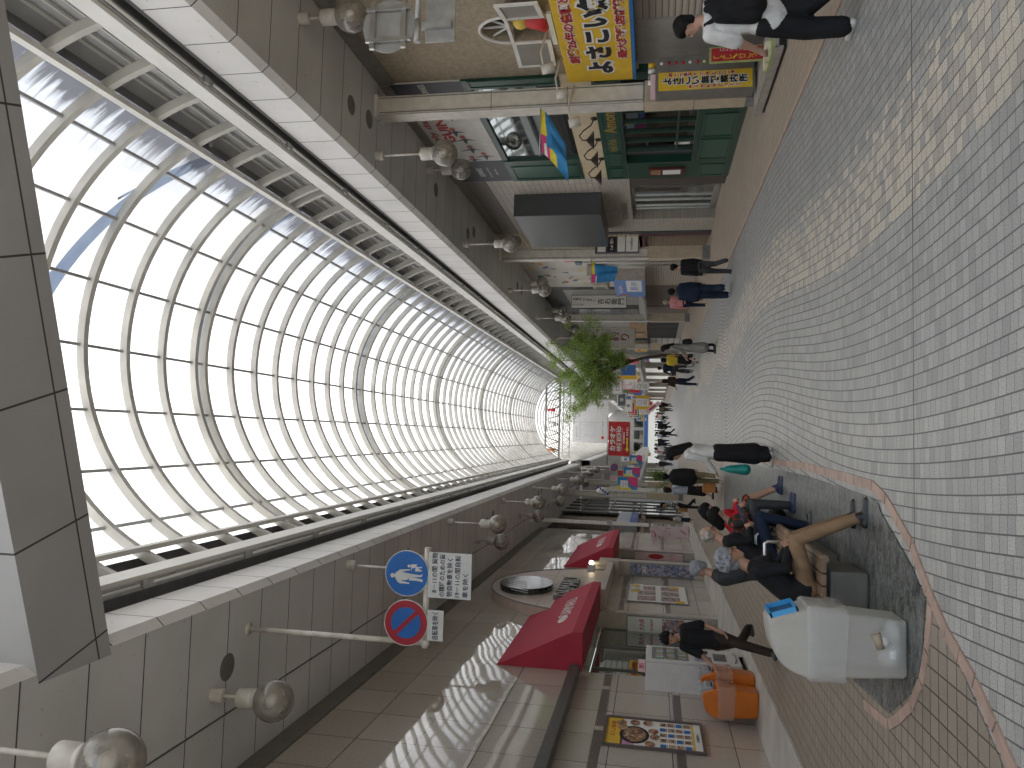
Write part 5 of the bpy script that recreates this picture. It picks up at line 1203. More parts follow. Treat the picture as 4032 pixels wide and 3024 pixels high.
m = MB(); letter(m, 'カラオケ', 'S', (-.02, -.03, -.27), 1.6, .34, 0, .012, bold=.05); letter(m, 'Karaoke Entertainment', 'S', (0, -.03, -.50), 1.3, .06, 0, .012); letter(m, 'BIG ECHO', 'S', (0, -.03, -.68), 1.6, .24, 0, .012, bold=.04); rect(m, 'S', (0, -.03, -.87), 1.4, .02, 0, .012); letter(m, '高知帯屋町店', 'S', (.05, -.03, -1.0), .75, .10, 0, .012, bold=.04); letter(m, 'すぐそこ', 'S', (.48, -.03, -1.21), .58, .14, 0, .012, bold=.05)
m.face([(.08, -.043, -1.15), (-.62, -.043, -1.15), (-.62, -.043, -1.08), (-.88, -.043, -1.21), (-.62, -.043, -1.32), (-.62, -.043, -1.26), (.08, -.043, -1.26)], 1)
m.build('lettering', [PAPER, mat('arrow_yellow', (.75, .62, .05), .5)], t)
m = MB(); m.cyl((-1.7, 0, .05), (1.5, 0, .05), .03, n=8); m.cyl((-1.05, 0, -1.38), (1.05, 0, -1.38), .02, n=6); m.cyl((-1.0, 0, .05), (-1.0, 0, 4.5), .012, n=4); m.cyl((1.0, 0, .05), (1.0, 0, 4.5), .012, n=4); m.build('rail', GALV, t)
t = thing('white_banner', 'huge pale translucent banner with grey text hung behind the red banner', 'banner', (1.3, 66, 8.5))
m = MB(); rect(m, 'S', (0, 0, -1.5), 3.8, 3.0, 0, 0, .02); m.build('cloth', mat('banner_white', (.68, .68, .67), .7, .04), t)
m = MB(); letter(m, 'しあわせの', 'S', (-1.1, 0, -.35), 1.2, .16, 0, .005); letter(m, 'チカラになりたい', 'S', (-.85, 0, -.62), 1.7, .16, 0, .005)
for k in range(6): letter(m, '地域とともに歩み続けます。', 'S', (-.7, 0, -.95 - .2 * k), 1.6 - .1 * (k % 3), .06, 0, .005)
ell(m, 'S', (-1.45, 0, -2.55), .13, .13, 1, .005); letter(m, '四国労働金庫連合会', 'S', (-.6, 0, -2.55), 1.2, .11, 0, .005)
m.build('lettering', [mat('banner_grey', (.38, .38, .39), .6), RED], t)
t = thing('no_parking_sign', 'distant round no parking sign on a bracket by the crossing', 'road sign', (-1.87, 47, 4.0))
m = MB(); ell(m, 'S', (0, 0, 0), .22, .22, 0, 0, .02); ell(m, 'S', (0, 0, 0), .15, .15, 1, .004); m.face([(-.13, -.007, .10), (-.10, -.007, .13), (.13, -.007, -.10), (.10, -.007, -.13)], 0); m.build('disc', [SGR, SGB], t); m = MB(); rect(m, 'S', (0, 0, -.36), .34, .2, 0, 0, .02); letter(m, '区間', 'S', (0, 0, -.36), .2, .12, 1, .004); m.build('plate', [SGW, INK], t); m = MB(); m.tube([(-.5, .03, .26), (.45, .03, .26)], .025, 6); m.tube([(0, .03, .26), (0, .03, -.4)], .02, 6); m.tube([(-.4, .03, .26), (-.4, .03, 3.0)], .02, 6); m.build('pole', GALV, t)
for k, (x, y, z, w, h, fm, tx, lab) in enumerate(((2.83, 60, 4.15, .95, .58, mat('sign_slate', (.12, .14, .15), .5), '帯', 'dark slate hanging sign with pale rim below the tree'), (3.34, 52, 4.13, .95, .58, PAPER, 'とさ屋', 'white rounded hanging sign behind the tree leaves'), (2.55, 64, 3.75, .95, .58, PAPER, '茶', 'white hanging sign behind the slate one'), (2.5, 68, 3.65, .95, .58, RED, '酒', 'red hanging sign in the row over the street'), (2.45, 72, 3.5, .95, .58, RED, '肉', 'second red hanging sign farther in the row'), (2.4, 76, 3.35, .95, .58, mat('sign_green', (.02, .25, .10), .5), '薬', 'green hanging sign at the end of the row'))):
    t = thing('hanging_sign', lab, 'sign', (x, y, z), 'small signs hung over the far street'); m = MB(); m.box((-w / 2 - .06, -.05, -h / 2 - .06), (w / 2 + .06, .05, h / 2 + .06)); m.build('cabinet', CREAM, t, .04)
    m = MB(); rect(m, 'S', (0, -.05, 0), w - .04, h - .04, 0, .004); letter(m, tx, 'S', (0, -.05, 0), w * .6, h * .5, 1, .008); m.build('face', [fm, INK if fm is PAPER else PAPER], t); m = MB(); m.cyl((0, 0, h / 2), (0, 0, 3.0), .02, n=6); m.build('hanger', GALV, t)
def dogflag(lab, x, y, z, w, h, back):
    t = thing('shop_flag', lab, 'flag', (x, y, z), 'pale shop flags on the right'); m = MB()
    if back: rect(m, 'S', (.0, .02, -h / 2), w + .5, h * 1.15, 2, 0)
    rect(m, 'S', (0, 0, -h / 2), w, h, 0, .004); ell(m, 'S', (0, 0, -h * .3), w * .28, h * .16, 1, .008); ell(m, 'S', (0, 0, -h * .3), w * .23, h * .13, 0, .010)
    for k in range(3): rect(m, 'S', (0, 0, -h * (.62 + .09 * k)), w * .6, h * .03, 1, .008)
    m.build('cloth', [PAPER, INKG, YEL], t); m = MB(); m.tube([(-w / 2, .01, .02), (w / 2 + .5, .01, .02)], .012, 6); m.build('pole', GALV, t)
dogflag('white shop flag with a round line drawing below the tree crown', 3.25, 50, 2.92, .5, .9, False); dogflag('white shop flag backed by a yellow board', 2.75, 62, 3.1, .62, 1.0, True); dogflag('white shop flag beside the bright gap', 2.35, 70, 3.0, .6, 1.0, False)
t = thing('slanted_board', 'pink slanted discount board on the far right pavement', 'board', (2.25, 60, 1.75)); m = MB(); m.prism([(-.45, 0, .35), (-.22, 0, .62), (.55, 0, -.35), (.32, 0, -.62)], (0, .04, 0)); m.build('board', PINKP, t); m = MB(); m.prism([(-.2, -.003, .25), (-.12, -.003, .35), (.25, -.003, -.12), (.17, -.003, -.22)], (0, .001, 0)); m.build('print', INKR, t)
# lattice truss over the crossing
TRUSS = mat('truss_paint', (.36, .34, .31), .5)
t = thing('roof_truss', 'white lattice truss with small figures spanning the end of the vault', 'truss', (1.45, 57.9, 9.2))
m = MB()
for z in (-.5, .55):
    for y in (-.25, .25): m.tube([(-3.3, y, z), (3.3, y, z)], .05, 6)
for k in range(10):
    x = -3.3 + .66 * k
    for y in (-.25, .25): m.tube([(x, y, -.5), (x + .33, y, .55), (x + .66, y, -.5)], .035, 5)
m.build('lattice', TRUSS, t)
for k, (x, z) in enumerate(((-2.6, .1), (-.6, .05), (.4, .1), (2.9, .2))):
    m = MB(); m.lathe((x, -.35, z - .3), [(0, 0), (.14, 0), (.12, .3), (.05, .42)], 10); m.sphere((x, -.35, z + .2), .1, 10); m.build('figure', [mat('figure_orange', (.45, .18, .06), .5), WHITE, RED, mat('figure_brown', (.2, .06, .04), .5)][k], t)
m = MB()
for x in (-2.6, 3.2): m.tube([(x, .3, -.5), (x, .3, .6), (x, .3, 1.2)], .04, 6)
m.build('strut', TRUSS, t)
t = thing('roof_truss', 'second thinner truss further behind the lattice one', 'truss', (1.45, 61.5, 8.5)); m = MB()
for z in (-.2, .35): m.tube([(-3.6, 0, z), (3.6, 0, z)], .04, 6)
for k in range(12): m.tube([(-3.6 + .6 * k, 0, -.2), (-3.3 + .6 * k, 0, .35), (-3.0 + .6 * k, 0, -.2)], .025, 5)
m.build('lattice', TRUSS, t)

# ================================================================== street beyond the crossing
r2 = thing('far_arcade_roof', 'second white vault roof beyond the crossing', 'arcade roof')
m = MB(); n = 30
for k in range(n):
    a, b = 8 + 164 * k / n, 8 + 164 * (k + 1) / n
    m.face([arc(a, VR + .13, 57.9), arc(a, VR + .13, 156), arc(b, VR + .13, 156), arc(b, VR + .13, 57.9)], 0, True)
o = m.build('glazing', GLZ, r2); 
for k in range(50):
    m = MB(); m.tube([arc(8 + 164 * j / 24, VR, 59 + 1.6 * k) for j in range(25)], .08, 4); m.build('rib', RIB, r2)
dm = thing('side_dome', 'pale lilac vault of the side arcade at the left of the crossing', 'arcade roof'); m = MB()
for k in range(16):
    a, b = R(180 * k / 16), R(180 * (k + 1) / 16)
    m.face([(-2.6, 63 - 3.5 * math.cos(a), 5.3 + 2.4 * math.sin(a)), (-16, 63 - 3.5 * math.cos(a), 5.3 + 2.4 * math.sin(a)), (-16, 63 - 3.5 * math.cos(b), 5.3 + 2.4 * math.sin(b)), (-2.6, 63 - 3.5 * math.cos(b), 5.3 + 2.4 * math.sin(b))], 0, True)
m.build('glazing', GLZ, dm)
for k in range(5):
    m = MB(); m.tube([(-2.6 - 2.5 * k, 63 - 3.45 * math.cos(R(180 * j / 20)), 5.3 + 2.35 * math.sin(R(180 * j / 20))) for j in range(21)], .05, 5); m.build('rib', WHITE, dm)
rs = random.Random(11)
FW = [mat('far_wall_a', (.40, .395, .37), .7), mat('far_wall_b', (.36, .35, .33), .7), mat('far_wall_c', (.42, .40, .35), .7), mat('far_wall_d', (.28, .29, .30), .6)]
FS = [PAPER, RED, YEL, mat('far_sign_blue', (.05, .16, .45), .5), PINKP, mat('sign_green', (.02, .25, .10)), mat('far_sign_grey', (.3, .3, .3), .5)]
desc = ['white fronted', 'grey fronted', 'cream fronted', 'slate fronted']
for s_, nm in ((-1, 'left'), (1, 'right')):
    for k in range(9):
        y = (66.5 if s_ < 0 else 58.4) + 8.2 * k; xw = (-4.6 if s_ < 0 else 6.2); wm = rs.randrange(4)
        t = thing('far_shop', '%s shop %s, %s side' % (desc[wm], ['right after the crossing', 'with the second canopy after the crossing', 'third from the crossing', 'fourth from the crossing', 'fifth from the crossing', 'sixth from the crossing', 'seventh from the crossing', 'eighth from the crossing', 'at the very end'][k], nm), 'shop', (xw, y, 0), 'shops along the far street')
        m = MB(); m.box((0, 0, 0), (s_ * 6, 8.0, 7.2)); m.build('wall', FW[wm], t)
        m = MB(); m.box((-s_ * .05, .4, .2), (0, 7.4, 2.5)); m.build('shop_window', emis('far_window', (.75, .74, .70), .18) if k % 3 else DGLASS, t)
        m = MB(); m.box((-s_ * 1.0, 0.2, 2.7), (0, 7.8, 2.9)); m.build('canopy', FW[0], t)
        m = MB(); m.box((-s_ * .3, -.1, 0), (0, .25, 5.6)); m.build('pillar', FW[2], t)
        m = MB(); m.box((-s_ * .06, .8, 3.0), (0, 6.8, 3.9)); m.build('name_board', FS[rs.randrange(7)], t)
        w_ = .5 + rs.random() * .6
        m = MB(); z = 2.9 + rs.random() * 1.6; hgt = .6 + rs.random() * 1.2; m.box((-s_ * (.3 + w_), 2.0, z), (-s_ * .3, 2.1, z + hgt)); m.build('projecting_sign', FS[rs.randrange(7)], t)
        m = MB(); m.box((-s_ * 1.2, 5.0, 3.2), (-s_ * .35, 5.05, 4.4)); m.build('shop_banner', FS[rs.randrange(7)], t)
for k in range(9):
    t = thing('shop_flag', 'small white flag in the row hung down the left of the far street' , 'flag', (-1.75, 68 + 5.5 * k, 3.25), 'row of white flags over the far street')
    m = MB(); rect(m, 'S', (0, 0, -.5), .7, 1.0, 0, 0, .01); ell(m, 'S', (0, 0, -.35), .2, .16, 1, .004); rect(m, 'S', (0, 0, -.8), .4, .05, 1, .004); m.build('cloth', [PAPER, INKG], t)
t = thing('far_backdrop_building', 'pale bright building closing the far end of the street', 'building', (1.2, 146, 0)); m = MB(); m.box((-20, 0, 0), (20, 3, 11)); m.build('wall', FW[1], t)
for k in range(6):
    m = MB(); m.box((-6 + 2.2 * k, -.06, 3.6), (-4.4 + 2.2 * k, 0, 5.2)); m.build('window', DGLASS, t)
m = MB(); m.box((-7, -.1, .3), (7, 0, 2.6)); m.build('shop_window', emis('far_window', (.75, .74, .70), .18), t)
m = MB(); m.box((-7, -.2, 2.7), (7, 0, 3.3)); m.build('name_board', FS[3], t)
for k in range(34):
    y = 72 + rs.random() * 66; s_ = rs.choice((-1, 1, 1)); x = (-3.9 + rs.random() * 1.6) if s_ < 0 else (5.4 - rs.random() * 2.6)
    t = thing('far_sign', 'tiny coloured sign board hung deep in the far street', 'sign', (x, y, 2.2 + rs.random() * 2.6), 'tiny signs deep in the far street')
    w_, h_ = (.7 + rs.random() * .7, .4 + rs.random() * .5) if k % 2 else (.4 + rs.random() * .3, .9 + rs.random() * .8)
    m = MB(); m.box((-w_ / 2, 0, -h_ / 2), (w_ / 2, .1, h_ / 2)); m.build('cabinet', [WHITE, GREY][k % 2], t)
    m = MB(); rect(m, 'S', (0, 0, 0), w_ * .88, h_ * .8, 0, .004); rect(m, 'S', (0, 0, 0), w_ * .5, h_ * .35, 1, .008); m.build('face', [FS[k % 7], FS[(k + 3) % 7]], t)
# ================================================================== people
SKIN = mat('skin', (.46, .27, .19), .5, .08, 6); SKIN2 = mat('skin_tan', (.36, .20, .13), .5, .08, 6)
HAIRB = mat('hair_black', (.009, .008, .008), .65, .3, 30, .25, spec=.15); HAIRG = mat('hair_grey', (.22, .225, .24), .75, .22, 40, .4, bscale=60); HAIRW = mat('hair_thin_grey', (.34, .32, .29), .6, .25, 26, .5); HAIRN = mat('hair_brown', (.025, .015, .010), .65, .3, 30, .25, spec=.15)
def cap_geo(mb, p, q, r0, r1, fl=1.0, n=12):
    """tapered capsule with rounded ends; fl widens it sideways (local y)"""
    p, q = Vector(p), Vector(q); d = q - p; L = d.length
    t = d.normalized() if L > 1e-6 else Vector((0, 0, 1))
    ref = Vector((1, 0, 0)) if abs(t.x) < .8 else Vector((0, 0, 1))
    b = t.cross(ref).normalized(); a = b.cross(t)
    rings = []
    for k in range(4): w = math.pi / 2 * (k / 4); rings.append((p - t * r0 * math.cos(w), r0 * math.sin(w)))
    rings.append((p, r0)); rings.append((q, r1))
    for k in range(1, 5): w = math.pi / 2 * (k / 4); rings.append((q + t * r1 * math.sin(w), r1 * math.cos(w)))
    base = len(mb.v)
    for c, r in rings:
        r = max(r, 1e-4)
        for j in range(n):
            w = 2 * math.pi * j / n; mb.v.append(tuple(c + a * r * math.cos(w) + b * r * fl * math.sin(w)))
    for i in range(len(rings) - 1):
        for j in range(n): mb.f.append((base + i * n + j, base + i * n + (j + 1) % n, base + (i + 1) * n + (j + 1) % n, base + (i + 1) * n + j)); mb.mi.append(0); mb.sm.append(True)
    mb.f.append(tuple(base + j for j in range(n))[::-1]); mb.mi.append(0); mb.sm.append(True)
    mb.f.append(tuple(base + (len(rings) - 1) * n + j for j in range(n))); mb.mi.append(0); mb.sm.append(True)
    return mb
def blob(name, prims, mats, parent, voxel, smooth=4):
    """prims: (p, q, r0, r1, flat, material index) fused into ONE continuous surface"""
    mb = MB()
    for p, q, r0, r1, fl, mi in prims: cap_geo(mb, p, q, r0, r1, fl)
    o = mb.build(name, mats)
    rm = o.modifiers.new('r', 'REMESH'); rm.mode = 'VOXEL'; rm.voxel_size = voxel
    if smooth: sm = o.modifiers.new('s', 'SMOOTH'); sm.iterations = smooth; sm.factor = .5
    dg = bpy.context.evaluated_depsgraph_get(); me = bpy.data.meshes.new_from_object(o.evaluated_get(dg)); old = o.data
    o.modifiers.clear(); o.data = me; bpy.data.meshes.remove(old)
    me.materials.clear()
    for m_ in mats: me.materials.append(m_)
    import numpy as np
    n = len(me.polygons); C = np.empty(n * 3); me.polygons.foreach_get('center', C); C = C.reshape(-1, 3)
    best = np.full(n, 1e9); idx = np.zeros(n, dtype=np.int32)
    for p, q, r0, r1, fl, mi in prims:
        p, q = np.array(p), np.array(q); d = q - p; L2 = max((d * d).sum(), 1e-9)
        tt = np.clip(((C - p) @ d) / L2, 0, 1); D = C - (p + tt[:, None] * d)
        if fl != 1.0: D = D * np.array([1, 1 / fl, 1])
        ds_ = np.sqrt((D * D).sum(1)) - (r0 + (r1 - r0) * tt)
        k = ds_ < best - 1e-4; best[k] = ds_[k]; idx[k] = mi
    me.polygons.foreach_set('material_index', idx); me.polygons.foreach_set('use_smooth', np.ones(n, dtype=bool)); me.update()
    o.parent = parent; return o
def hand(w, d, side, curl, k, mi, palm_n=None):
    """palm + four unequal bent fingers + thumb. w wrist, d direction, side: thumb side vector, curl: direction fingers bend to"""
    w, d, side, curl = Vector(w), Vector(d).normalized(), Vector(side).normalized(), Vector(curl).normalized(); P = []
    P.append((w, w + d * .045 * k, .026 * k, .030 * k, 1.0, mi)); P.append((w + d * .03 * k + side * .018 * k, w + d * .075 * k + side * .022 * k, .018 * k, .016 * k, 1.0, mi)); P.append((w + d * .03 * k - side * .018 * k, w + d * .07 * k - side * .024 * k, .018 * k, .015 * k, 1.0, mi))
    for f, L in ((.030, .07), (.010, .078), (-.010, .072), (-.030, .055)):
        b = w + d * .08 * k + side * f * k; m_ = b + (d * .75 + curl * .5).normalized() * L * .5 * k; e = m_ + (d * .2 + curl * .95).normalized() * L * .5 * k
        P.append((b, m_, .0095 * k, .0088 * k, 1.0, mi)); P.append((m_, e, .0088 * k, .0075 * k, 1.0, mi))
    b = w + d * .03 * k + side * .032 * k; m_ = b + (d * .6 + side * .7).normalized() * .035 * k; P.append((b, m_, .012 * k, .010 * k, 1.0, mi)); P.append((m_, m_ + (d * .9 + curl * .4).normalized() * .03 * k, .010 * k, .008 * k, 1.0, mi))
    return P
def head_prims(c, fwd, up, h, mi):
    """head of height about .135*h centred at c"""
    c, f, u = Vector(c), Vector(fwd).normalized(), Vector(up).normalized(); f = (f - u * f.dot(u)).normalized(); s = u.cross(f); k = h / 1.65; P = []
    P.append((c + u * .032 * k - f * .012 * k, c + u * .022 * k + f * .012 * k, .083 * k, .078 * k, .95, mi))
    P.append((c + f * .018 * k - u * .02 * k, c + f * .040 * k - u * .068 * k, .066 * k, .040 * k, 1.0, mi))          # jaw
    P.append((c + f * .083 * k + u * .012 * k, c + f * .098 * k - u * .022 * k, .009 * k, .015 * k, 1.0, mi))          # nose
    P.append((c + f * .072 * k + u * .024 * k + s * .03 * k, c + f * .072 * k + u * .024 * k - s * .03 * k, .014 * k, .014 * k, 1.0, mi))   # brow
    P.append((c + f * .080 * k - u * .050 * k + s * .014 * k, c + f * .080 * k - u * .050 * k - s * .014 * k, .009 * k, .009 * k, 1.0, mi))  # lips
    for g in (1, -1): P.append((c + s * g * .076 * k - f * .008 * k + u * .012 * k, c + s * g * .078 * k - f * .012 * k - u * .022 * k, .014 * k, .010 * k, 1.0, mi))  # ears
    return P
def face_details(t, c, fwd, up, h, glasses=False):
    c, f, u = Vector(c), Vector(fwd).normalized(), Vector(up).normalized(); f = (f - u * f.dot(u)).normalized(); s = u.cross(f); k = h / 1.65
    m = MB()
    for g in (1, -1): m.sphere(c + f * .074 * k + u * .004 * k + s * g * .031 * k, .0095 * k, 8, 0)
    m.build('eyes', mat('eye_dark', (.03, .02, .018), .2), t)
    if glasses:
        m = MB()
        for g in (1, -1):
            q = c + f * .092 * k + u * .0 * k + s * g * .034 * k; m.tube([q + s * .026 * k * math.cos(a * math.pi / 5) + u * .018 * k * math.sin(a * math.pi / 5) for a in range(11)], .0025 * k, 5)
            m.tube([c + f * .09 * k + u * .004 * k + s * g * .06 * k, c + s * g * .085 * k + u * .012 * k], .0028 * k, 5)
        m.build('glasses', BLACK, t)
def hair(t, c, fwd, up, h, kind, m_, voxel=.012):
    c, f, u = Vector(c), Vector(fwd).normalized(), Vector(up).normalized(); f = (f - u * f.dot(u)).normalized(); s = u.cross(f); k = h / 1.65; P = []
    rr = random.Random(len(kind) + int(h * 1000))
    if kind == 'bald':
        P.append((c - f * .05 * k + u * .02 * k + s * .055 * k, c - f * .05 * k + u * .02 * k - s * .055 * k, .042 * k, .042 * k, 1, 0)); P.append((c - f * .065 * k + u * .05 * k, c - f * .06 * k - u * .03 * k, .045 * k, .03 * k, 1.1, 0))
        for g in (1, -1): P.append((c + s * g * .070 * k + u * .045 * k, c + s * g * .072 * k - f * .03 * k - u * .02 * k, .022 * k, .018 * k, 1, 0))
        P.append((c + u * .085 * k - f * .03 * k, c + u * .088 * k + f * .02 * k, .038 * k, .03 * k, 1.4, 0))
    else:
        P.append((c + u * .050 * k - f * .028 * k, c + u * .056 * k + f * .016 * k, .086 * k, .078 * k, 1.0, 0)); P.append((c - f * .040 * k + u * .03 * k, c - f * .042 * k - u * .035 * k, .078 * k, .052 * k, 1.08, 0))
        for g in (1, -1): P.append((c + s * g * .066 * k + u * .05 * k + f * .01 * k, c + s * g * .066 * k - f * .03 * k - u * .005 * k, .030 * k, .024 * k, 1, 0))
        P.append((c + f * .062 * k + u * .072 * k + s * .03 * k, c + f * .062 * k + u * .072 * k - s * .03 * k, .024 * k, .024 * k, 1, 0))
        if kind == 'long':
            P.append((c - f * .05 * k, c - f * .055 * k - u * .27 * k, .080 * k, .060 * k, 1.25, 0))
            for g in (1, -1): P.append((c + s * g * .07 * k + u * .02 * k, c + s * g * .075 * k - u * .2 * k - f * .01 * k, .034 * k, .03 * k, 1, 0))
        if kind == 'bob':
            for g in (1, -1): P.append((c + s * g * .068 * k + u * .02 * k - f * .01 * k, c + s * g * .07 * k - u * .08 * k - f * .015 * k, .04 * k, .034 * k, 1, 0))
            P.append((c - f * .05 * k, c - f * .05 * k - u * .09 * k, .078 * k, .06 * k, 1.1, 0))
        if kind in ('bushy', 'curly'):
            for _ in range(150 if kind == 'bushy' else 110):
                a, b = rr.uniform(0, 2 * math.pi), rr.uniform(-.25, 1)
                v = (f * math.cos(a) + s * math.sin(a)) * math.sqrt(max(0, 1 - b * b)) + u * b
                if v.dot(f) > .45 and b < .55: continue
                q = c + u * .035 * k - f * .02 * k + v * (.098 if kind == 'bushy' else .09) * k; P.append((q, q + v * rr.uniform(-.004, .024) * k + (s * rr.uniform(-1, 1) + u * rr.uniform(-1, 1)) * .02 * k, .014 * k, .006 * k, 1, 0))
    return blob('hair', P, [m_], t, voxel, 2)
def V3(*a): return Vector(a)
def person(label, x, y, h, face, top, bottom, hairm=HAIRB, hk='short', sleeve='long', legs='pants', stride=0.0, shoe=None, arms=((.0, .0), (.0, .0)), look=0, headdown=0.0, voxel=.014, skin=SKIN, group='people on the shopping street', extra=None, z=0.0, lean=0.0, fingers=False, cat='person', cuff=None):
    t = thing('person', label, cat, (x, y, z), group, R(face)); k = h; P = []
    shoe = shoe or BLACK; mats = [skin, top, bottom, shoe, cuff or skin]
    ln = V3(lean, 0, 0)
    pel = V3(0, 0, .50 * k); chest = V3(.0, 0, .72 * k) + ln * .6; neck = V3(-.005, 0, .83 * k) + ln
    P += [(pel, V3(.005, 0, .60 * k) + ln * .3, .068 * k, .064 * k, 1.35, 1), (V3(.005, 0, .60 * k) + ln * .3, chest, .065 * k, .072 * k, 1.4, 1), (chest, V3(-.005, 0, .785 * k) + ln * .9, .07 * k, .05 * k, 1.5, 1), (V3(-.005, 0, .80 * k) + ln * .9, neck + V3(.005, 0, .02 * k), .034 * k, .031 * k, 1, 0)]
    for g, (sw, eb) in ((1, arms[0]), (-1, arms[1])):
        sh = V3(-.005, g * .10 * k, .79 * k) + ln * .9
        el = sh + V3(math.sin(sw) * .17 * k, g * .028 * k, -math.cos(sw) * .17 * k)
        wr = el + V3(math.sin(sw + eb) * .15 * k, -g * .005 * k, -math.cos(sw + eb) * .15 * k)
        P += [(V3(0, g * .05 * k, .785 * k) + ln * .9, sh, .045 * k, .037 * k, 1, 1), (sh, el, .036 * k, .031 * k, 1, 1)] if sleeve == 'long' else [(V3(0, g * .05 * k, .785 * k) + ln * .9, sh, .045 * k, .040 * k, 1, 1), (sh, sh.lerp(el, .85), .042 * k, .044 * k, 1, 1), (sh, el, .028 * k, .024 * k, 1, 0)]
        P.append((el, wr, .030 * k if sleeve == 'long' else .024 * k, .023 * k if sleeve == 'long' else .017 * k, 1, 1 if sleeve == 'long' else 0))
        d = (wr - el).normalized()
        if fingers: P += hand(wr, d, V3(.5, 0, -.3) if d.x < .5 else V3(0, -g, .2), V3(.3, -g * .8, 0), k / 1.65 * 1.02, 0)
        else: P += [(wr, wr + d * .045 * k, .019 * k, .021 * k, 1, 0), (wr + d * .05 * k, wr + d * .085 * k + V3(0, -g * .012 * k, 0), .016 * k, .010 * k, 1.3, 0), (wr + d * .02 * k, wr + d * .05 * k + V3(.022 * k, 0, 0), .009 * k, .007 * k, 1, 0)]
    for g in (1, -1):
        s_ = stride * g
        hip = V3(0, g * .048 * k, .50 * k); kn = hip + V3(math.sin(s_ + (.12 if s_ else 0)) * .235 * k, g * .004 * k, -math.cos(s_) * .235 * k); bend = s_ - (.75 if s_ < 0 else .08 * (1 if s_ else 0))
        an = kn + V3(math.sin(bend) * .23 * k, 0, -math.cos(bend) * .225 * k)
        zlow = max(an.z, .04 * k); an.z = zlow
        if legs == 'pants': P += [(hip, kn, .058 * k, .044 * k, 1, 2), (kn, an + V3(0, 0, .005), .043 * k, .037 * k, 1, 2)]
        elif legs in ('wide', 'baggy'): P += [(hip, kn, .066 * k, .062 * k, 1.0, 2), (kn, an + V3(0, 0, .03 * k), .062 * k, .058 * k, 1.0, 2)]
        elif legs == 'skirt': P += [(hip, kn, .036 * k, .032 * k, 1, 0), (kn, an, .030 * k, .021 * k, 1, 4)]
        ft = an + V3(0, 0, -.022 * k); P += [(ft + V3(-.025 * k, 0, 0), ft + V3(.085 * k, g * .008 * k, -.004 * k), .026 * k, .021 * k, 1.0, 3)]
    if legs == 'wide': P.append((V3(0, 0, .5 * k), V3(0, 0, .17 * k), .075 * k, .10 * k, 1.25, 2))
    if legs == 'skirt': P.append((V3(0, 0, .52 * k), V3(0, 0, .26 * k), .072 * k, .090 * k, 1.3, 2))
    if legs == 'coat': P.append((V3(0, 0, .6 * k), V3(0, 0, .22 * k), .075 * k, .105 * k, 1.2, 1))
    if legs == 'coat':
        for g in (1, -1): P += [(V3(g * .03 * k, g * .04 * k, .3 * k), V3(g * .05 * k, g * .045 * k, .05 * k), .03 * k, .026 * k, 1, 2)]
    P.append((V3(0, 0, .49 * k), V3(0, 0, .53 * k), .066 * k, .068 * k, 1.3, 2 if legs != 'coat' else 1))
    fw = V3(math.cos(R(look)), math.sin(R(look)), 0); up = (V3(0, 0, 1) + fw * headdown).normalized()
    hc = V3(.012 * k, 0, .915 * k) + ln * 1.2 + fw * headdown * .05 * k
    P += head_prims(hc, fw, up, k, 0)
    if extra: P += [(Vector(a), Vector(b), r0, r1, fl, mi) for a, b, r0, r1, fl, mi in extra]
    o = blob('body', P, mats, t, voxel); fwd2 = (fw - up * fw.dot(up)).normalized()
    face_details(t, hc, fwd2, up, k); hair(t, hc, fwd2, up, k, hk, hairm, max(voxel, .010)); return t
C_ = cloth
WHT = C_('cloth_white', (.62, .61, .59)); BLK = C_('cloth_black', (.014, .014, .016)); NAVY = C_('cloth_navy', (.013, .022, .045)); DKG = C_('cloth_dark_grey', (.05, .052, .055)); GRYC = C_('cloth_grey_coat', (.25, .24, .225)); PNK = C_('cloth_pink', (.55, .25, .25)); YLW = C_('cloth_yellow', (.55, .40, .04)); KHK = C_('cloth_khaki', (.16, .13, .07)); BRN = C_('cloth_brown_trousers', (.235, .15, .085)); DBR = C_('cloth_dark_brown', (.035, .024, .018)); REDC = C_('cloth_red', (.50, .015, .03)); LBL = C_('cloth_pale_blue', (.38, .44, .52))
SHW = mat('shoe_white', (.58, .56, .52), .5, .1); SHB = mat('shoe_black', (.018, .018, .02), .45, .2, 12); SHN = mat('shoe_navy', (.02, .03, .08), .6)
def floral(name, base, dot, sc):
    g = G(name); v = g.n('ShaderNodeTexVoronoi'); v.inputs['Scale'].default_value = sc; g.l(g.obj(), v.inputs['Vector']); n = g.noise(g.obj(), sc * 3, 2.0)
    f = g.lt(g.add(v.outputs['Distance'], g.mul(n, .35)), .48); g.bsdf(g.mix(f, base, dot), .85, 0, g.bump(g.noise(g.obj(), 9, 3.0), .5, .03), .2); return g.mat
FLOR = floral('cloth_floral', (.045, .04, .035), (.50, .06, .025), 13)
def plaid():
    g = G('cloth_plaid'); x_ = g.n('ShaderNodeSeparateXYZ'); g.l(g.obj(), x_.inputs[0])
    a = g.lt(g.m('FRACT', g.m('MULTIPLY', g.add(x_.outputs[1], 5), 11)), .32); b = g.lt(g.m('FRACT', g.m('MULTIPLY', g.add(x_.outputs[2], 5), 11)), .32)
    g.bsdf(g.mix(g.m('MAXIMUM', a, b), (.02, .02, .022), g.mix(g.mul(a, b), (.22, .22, .21), (.5, .5, .48))), .85); return g.mat
PLD = plaid()
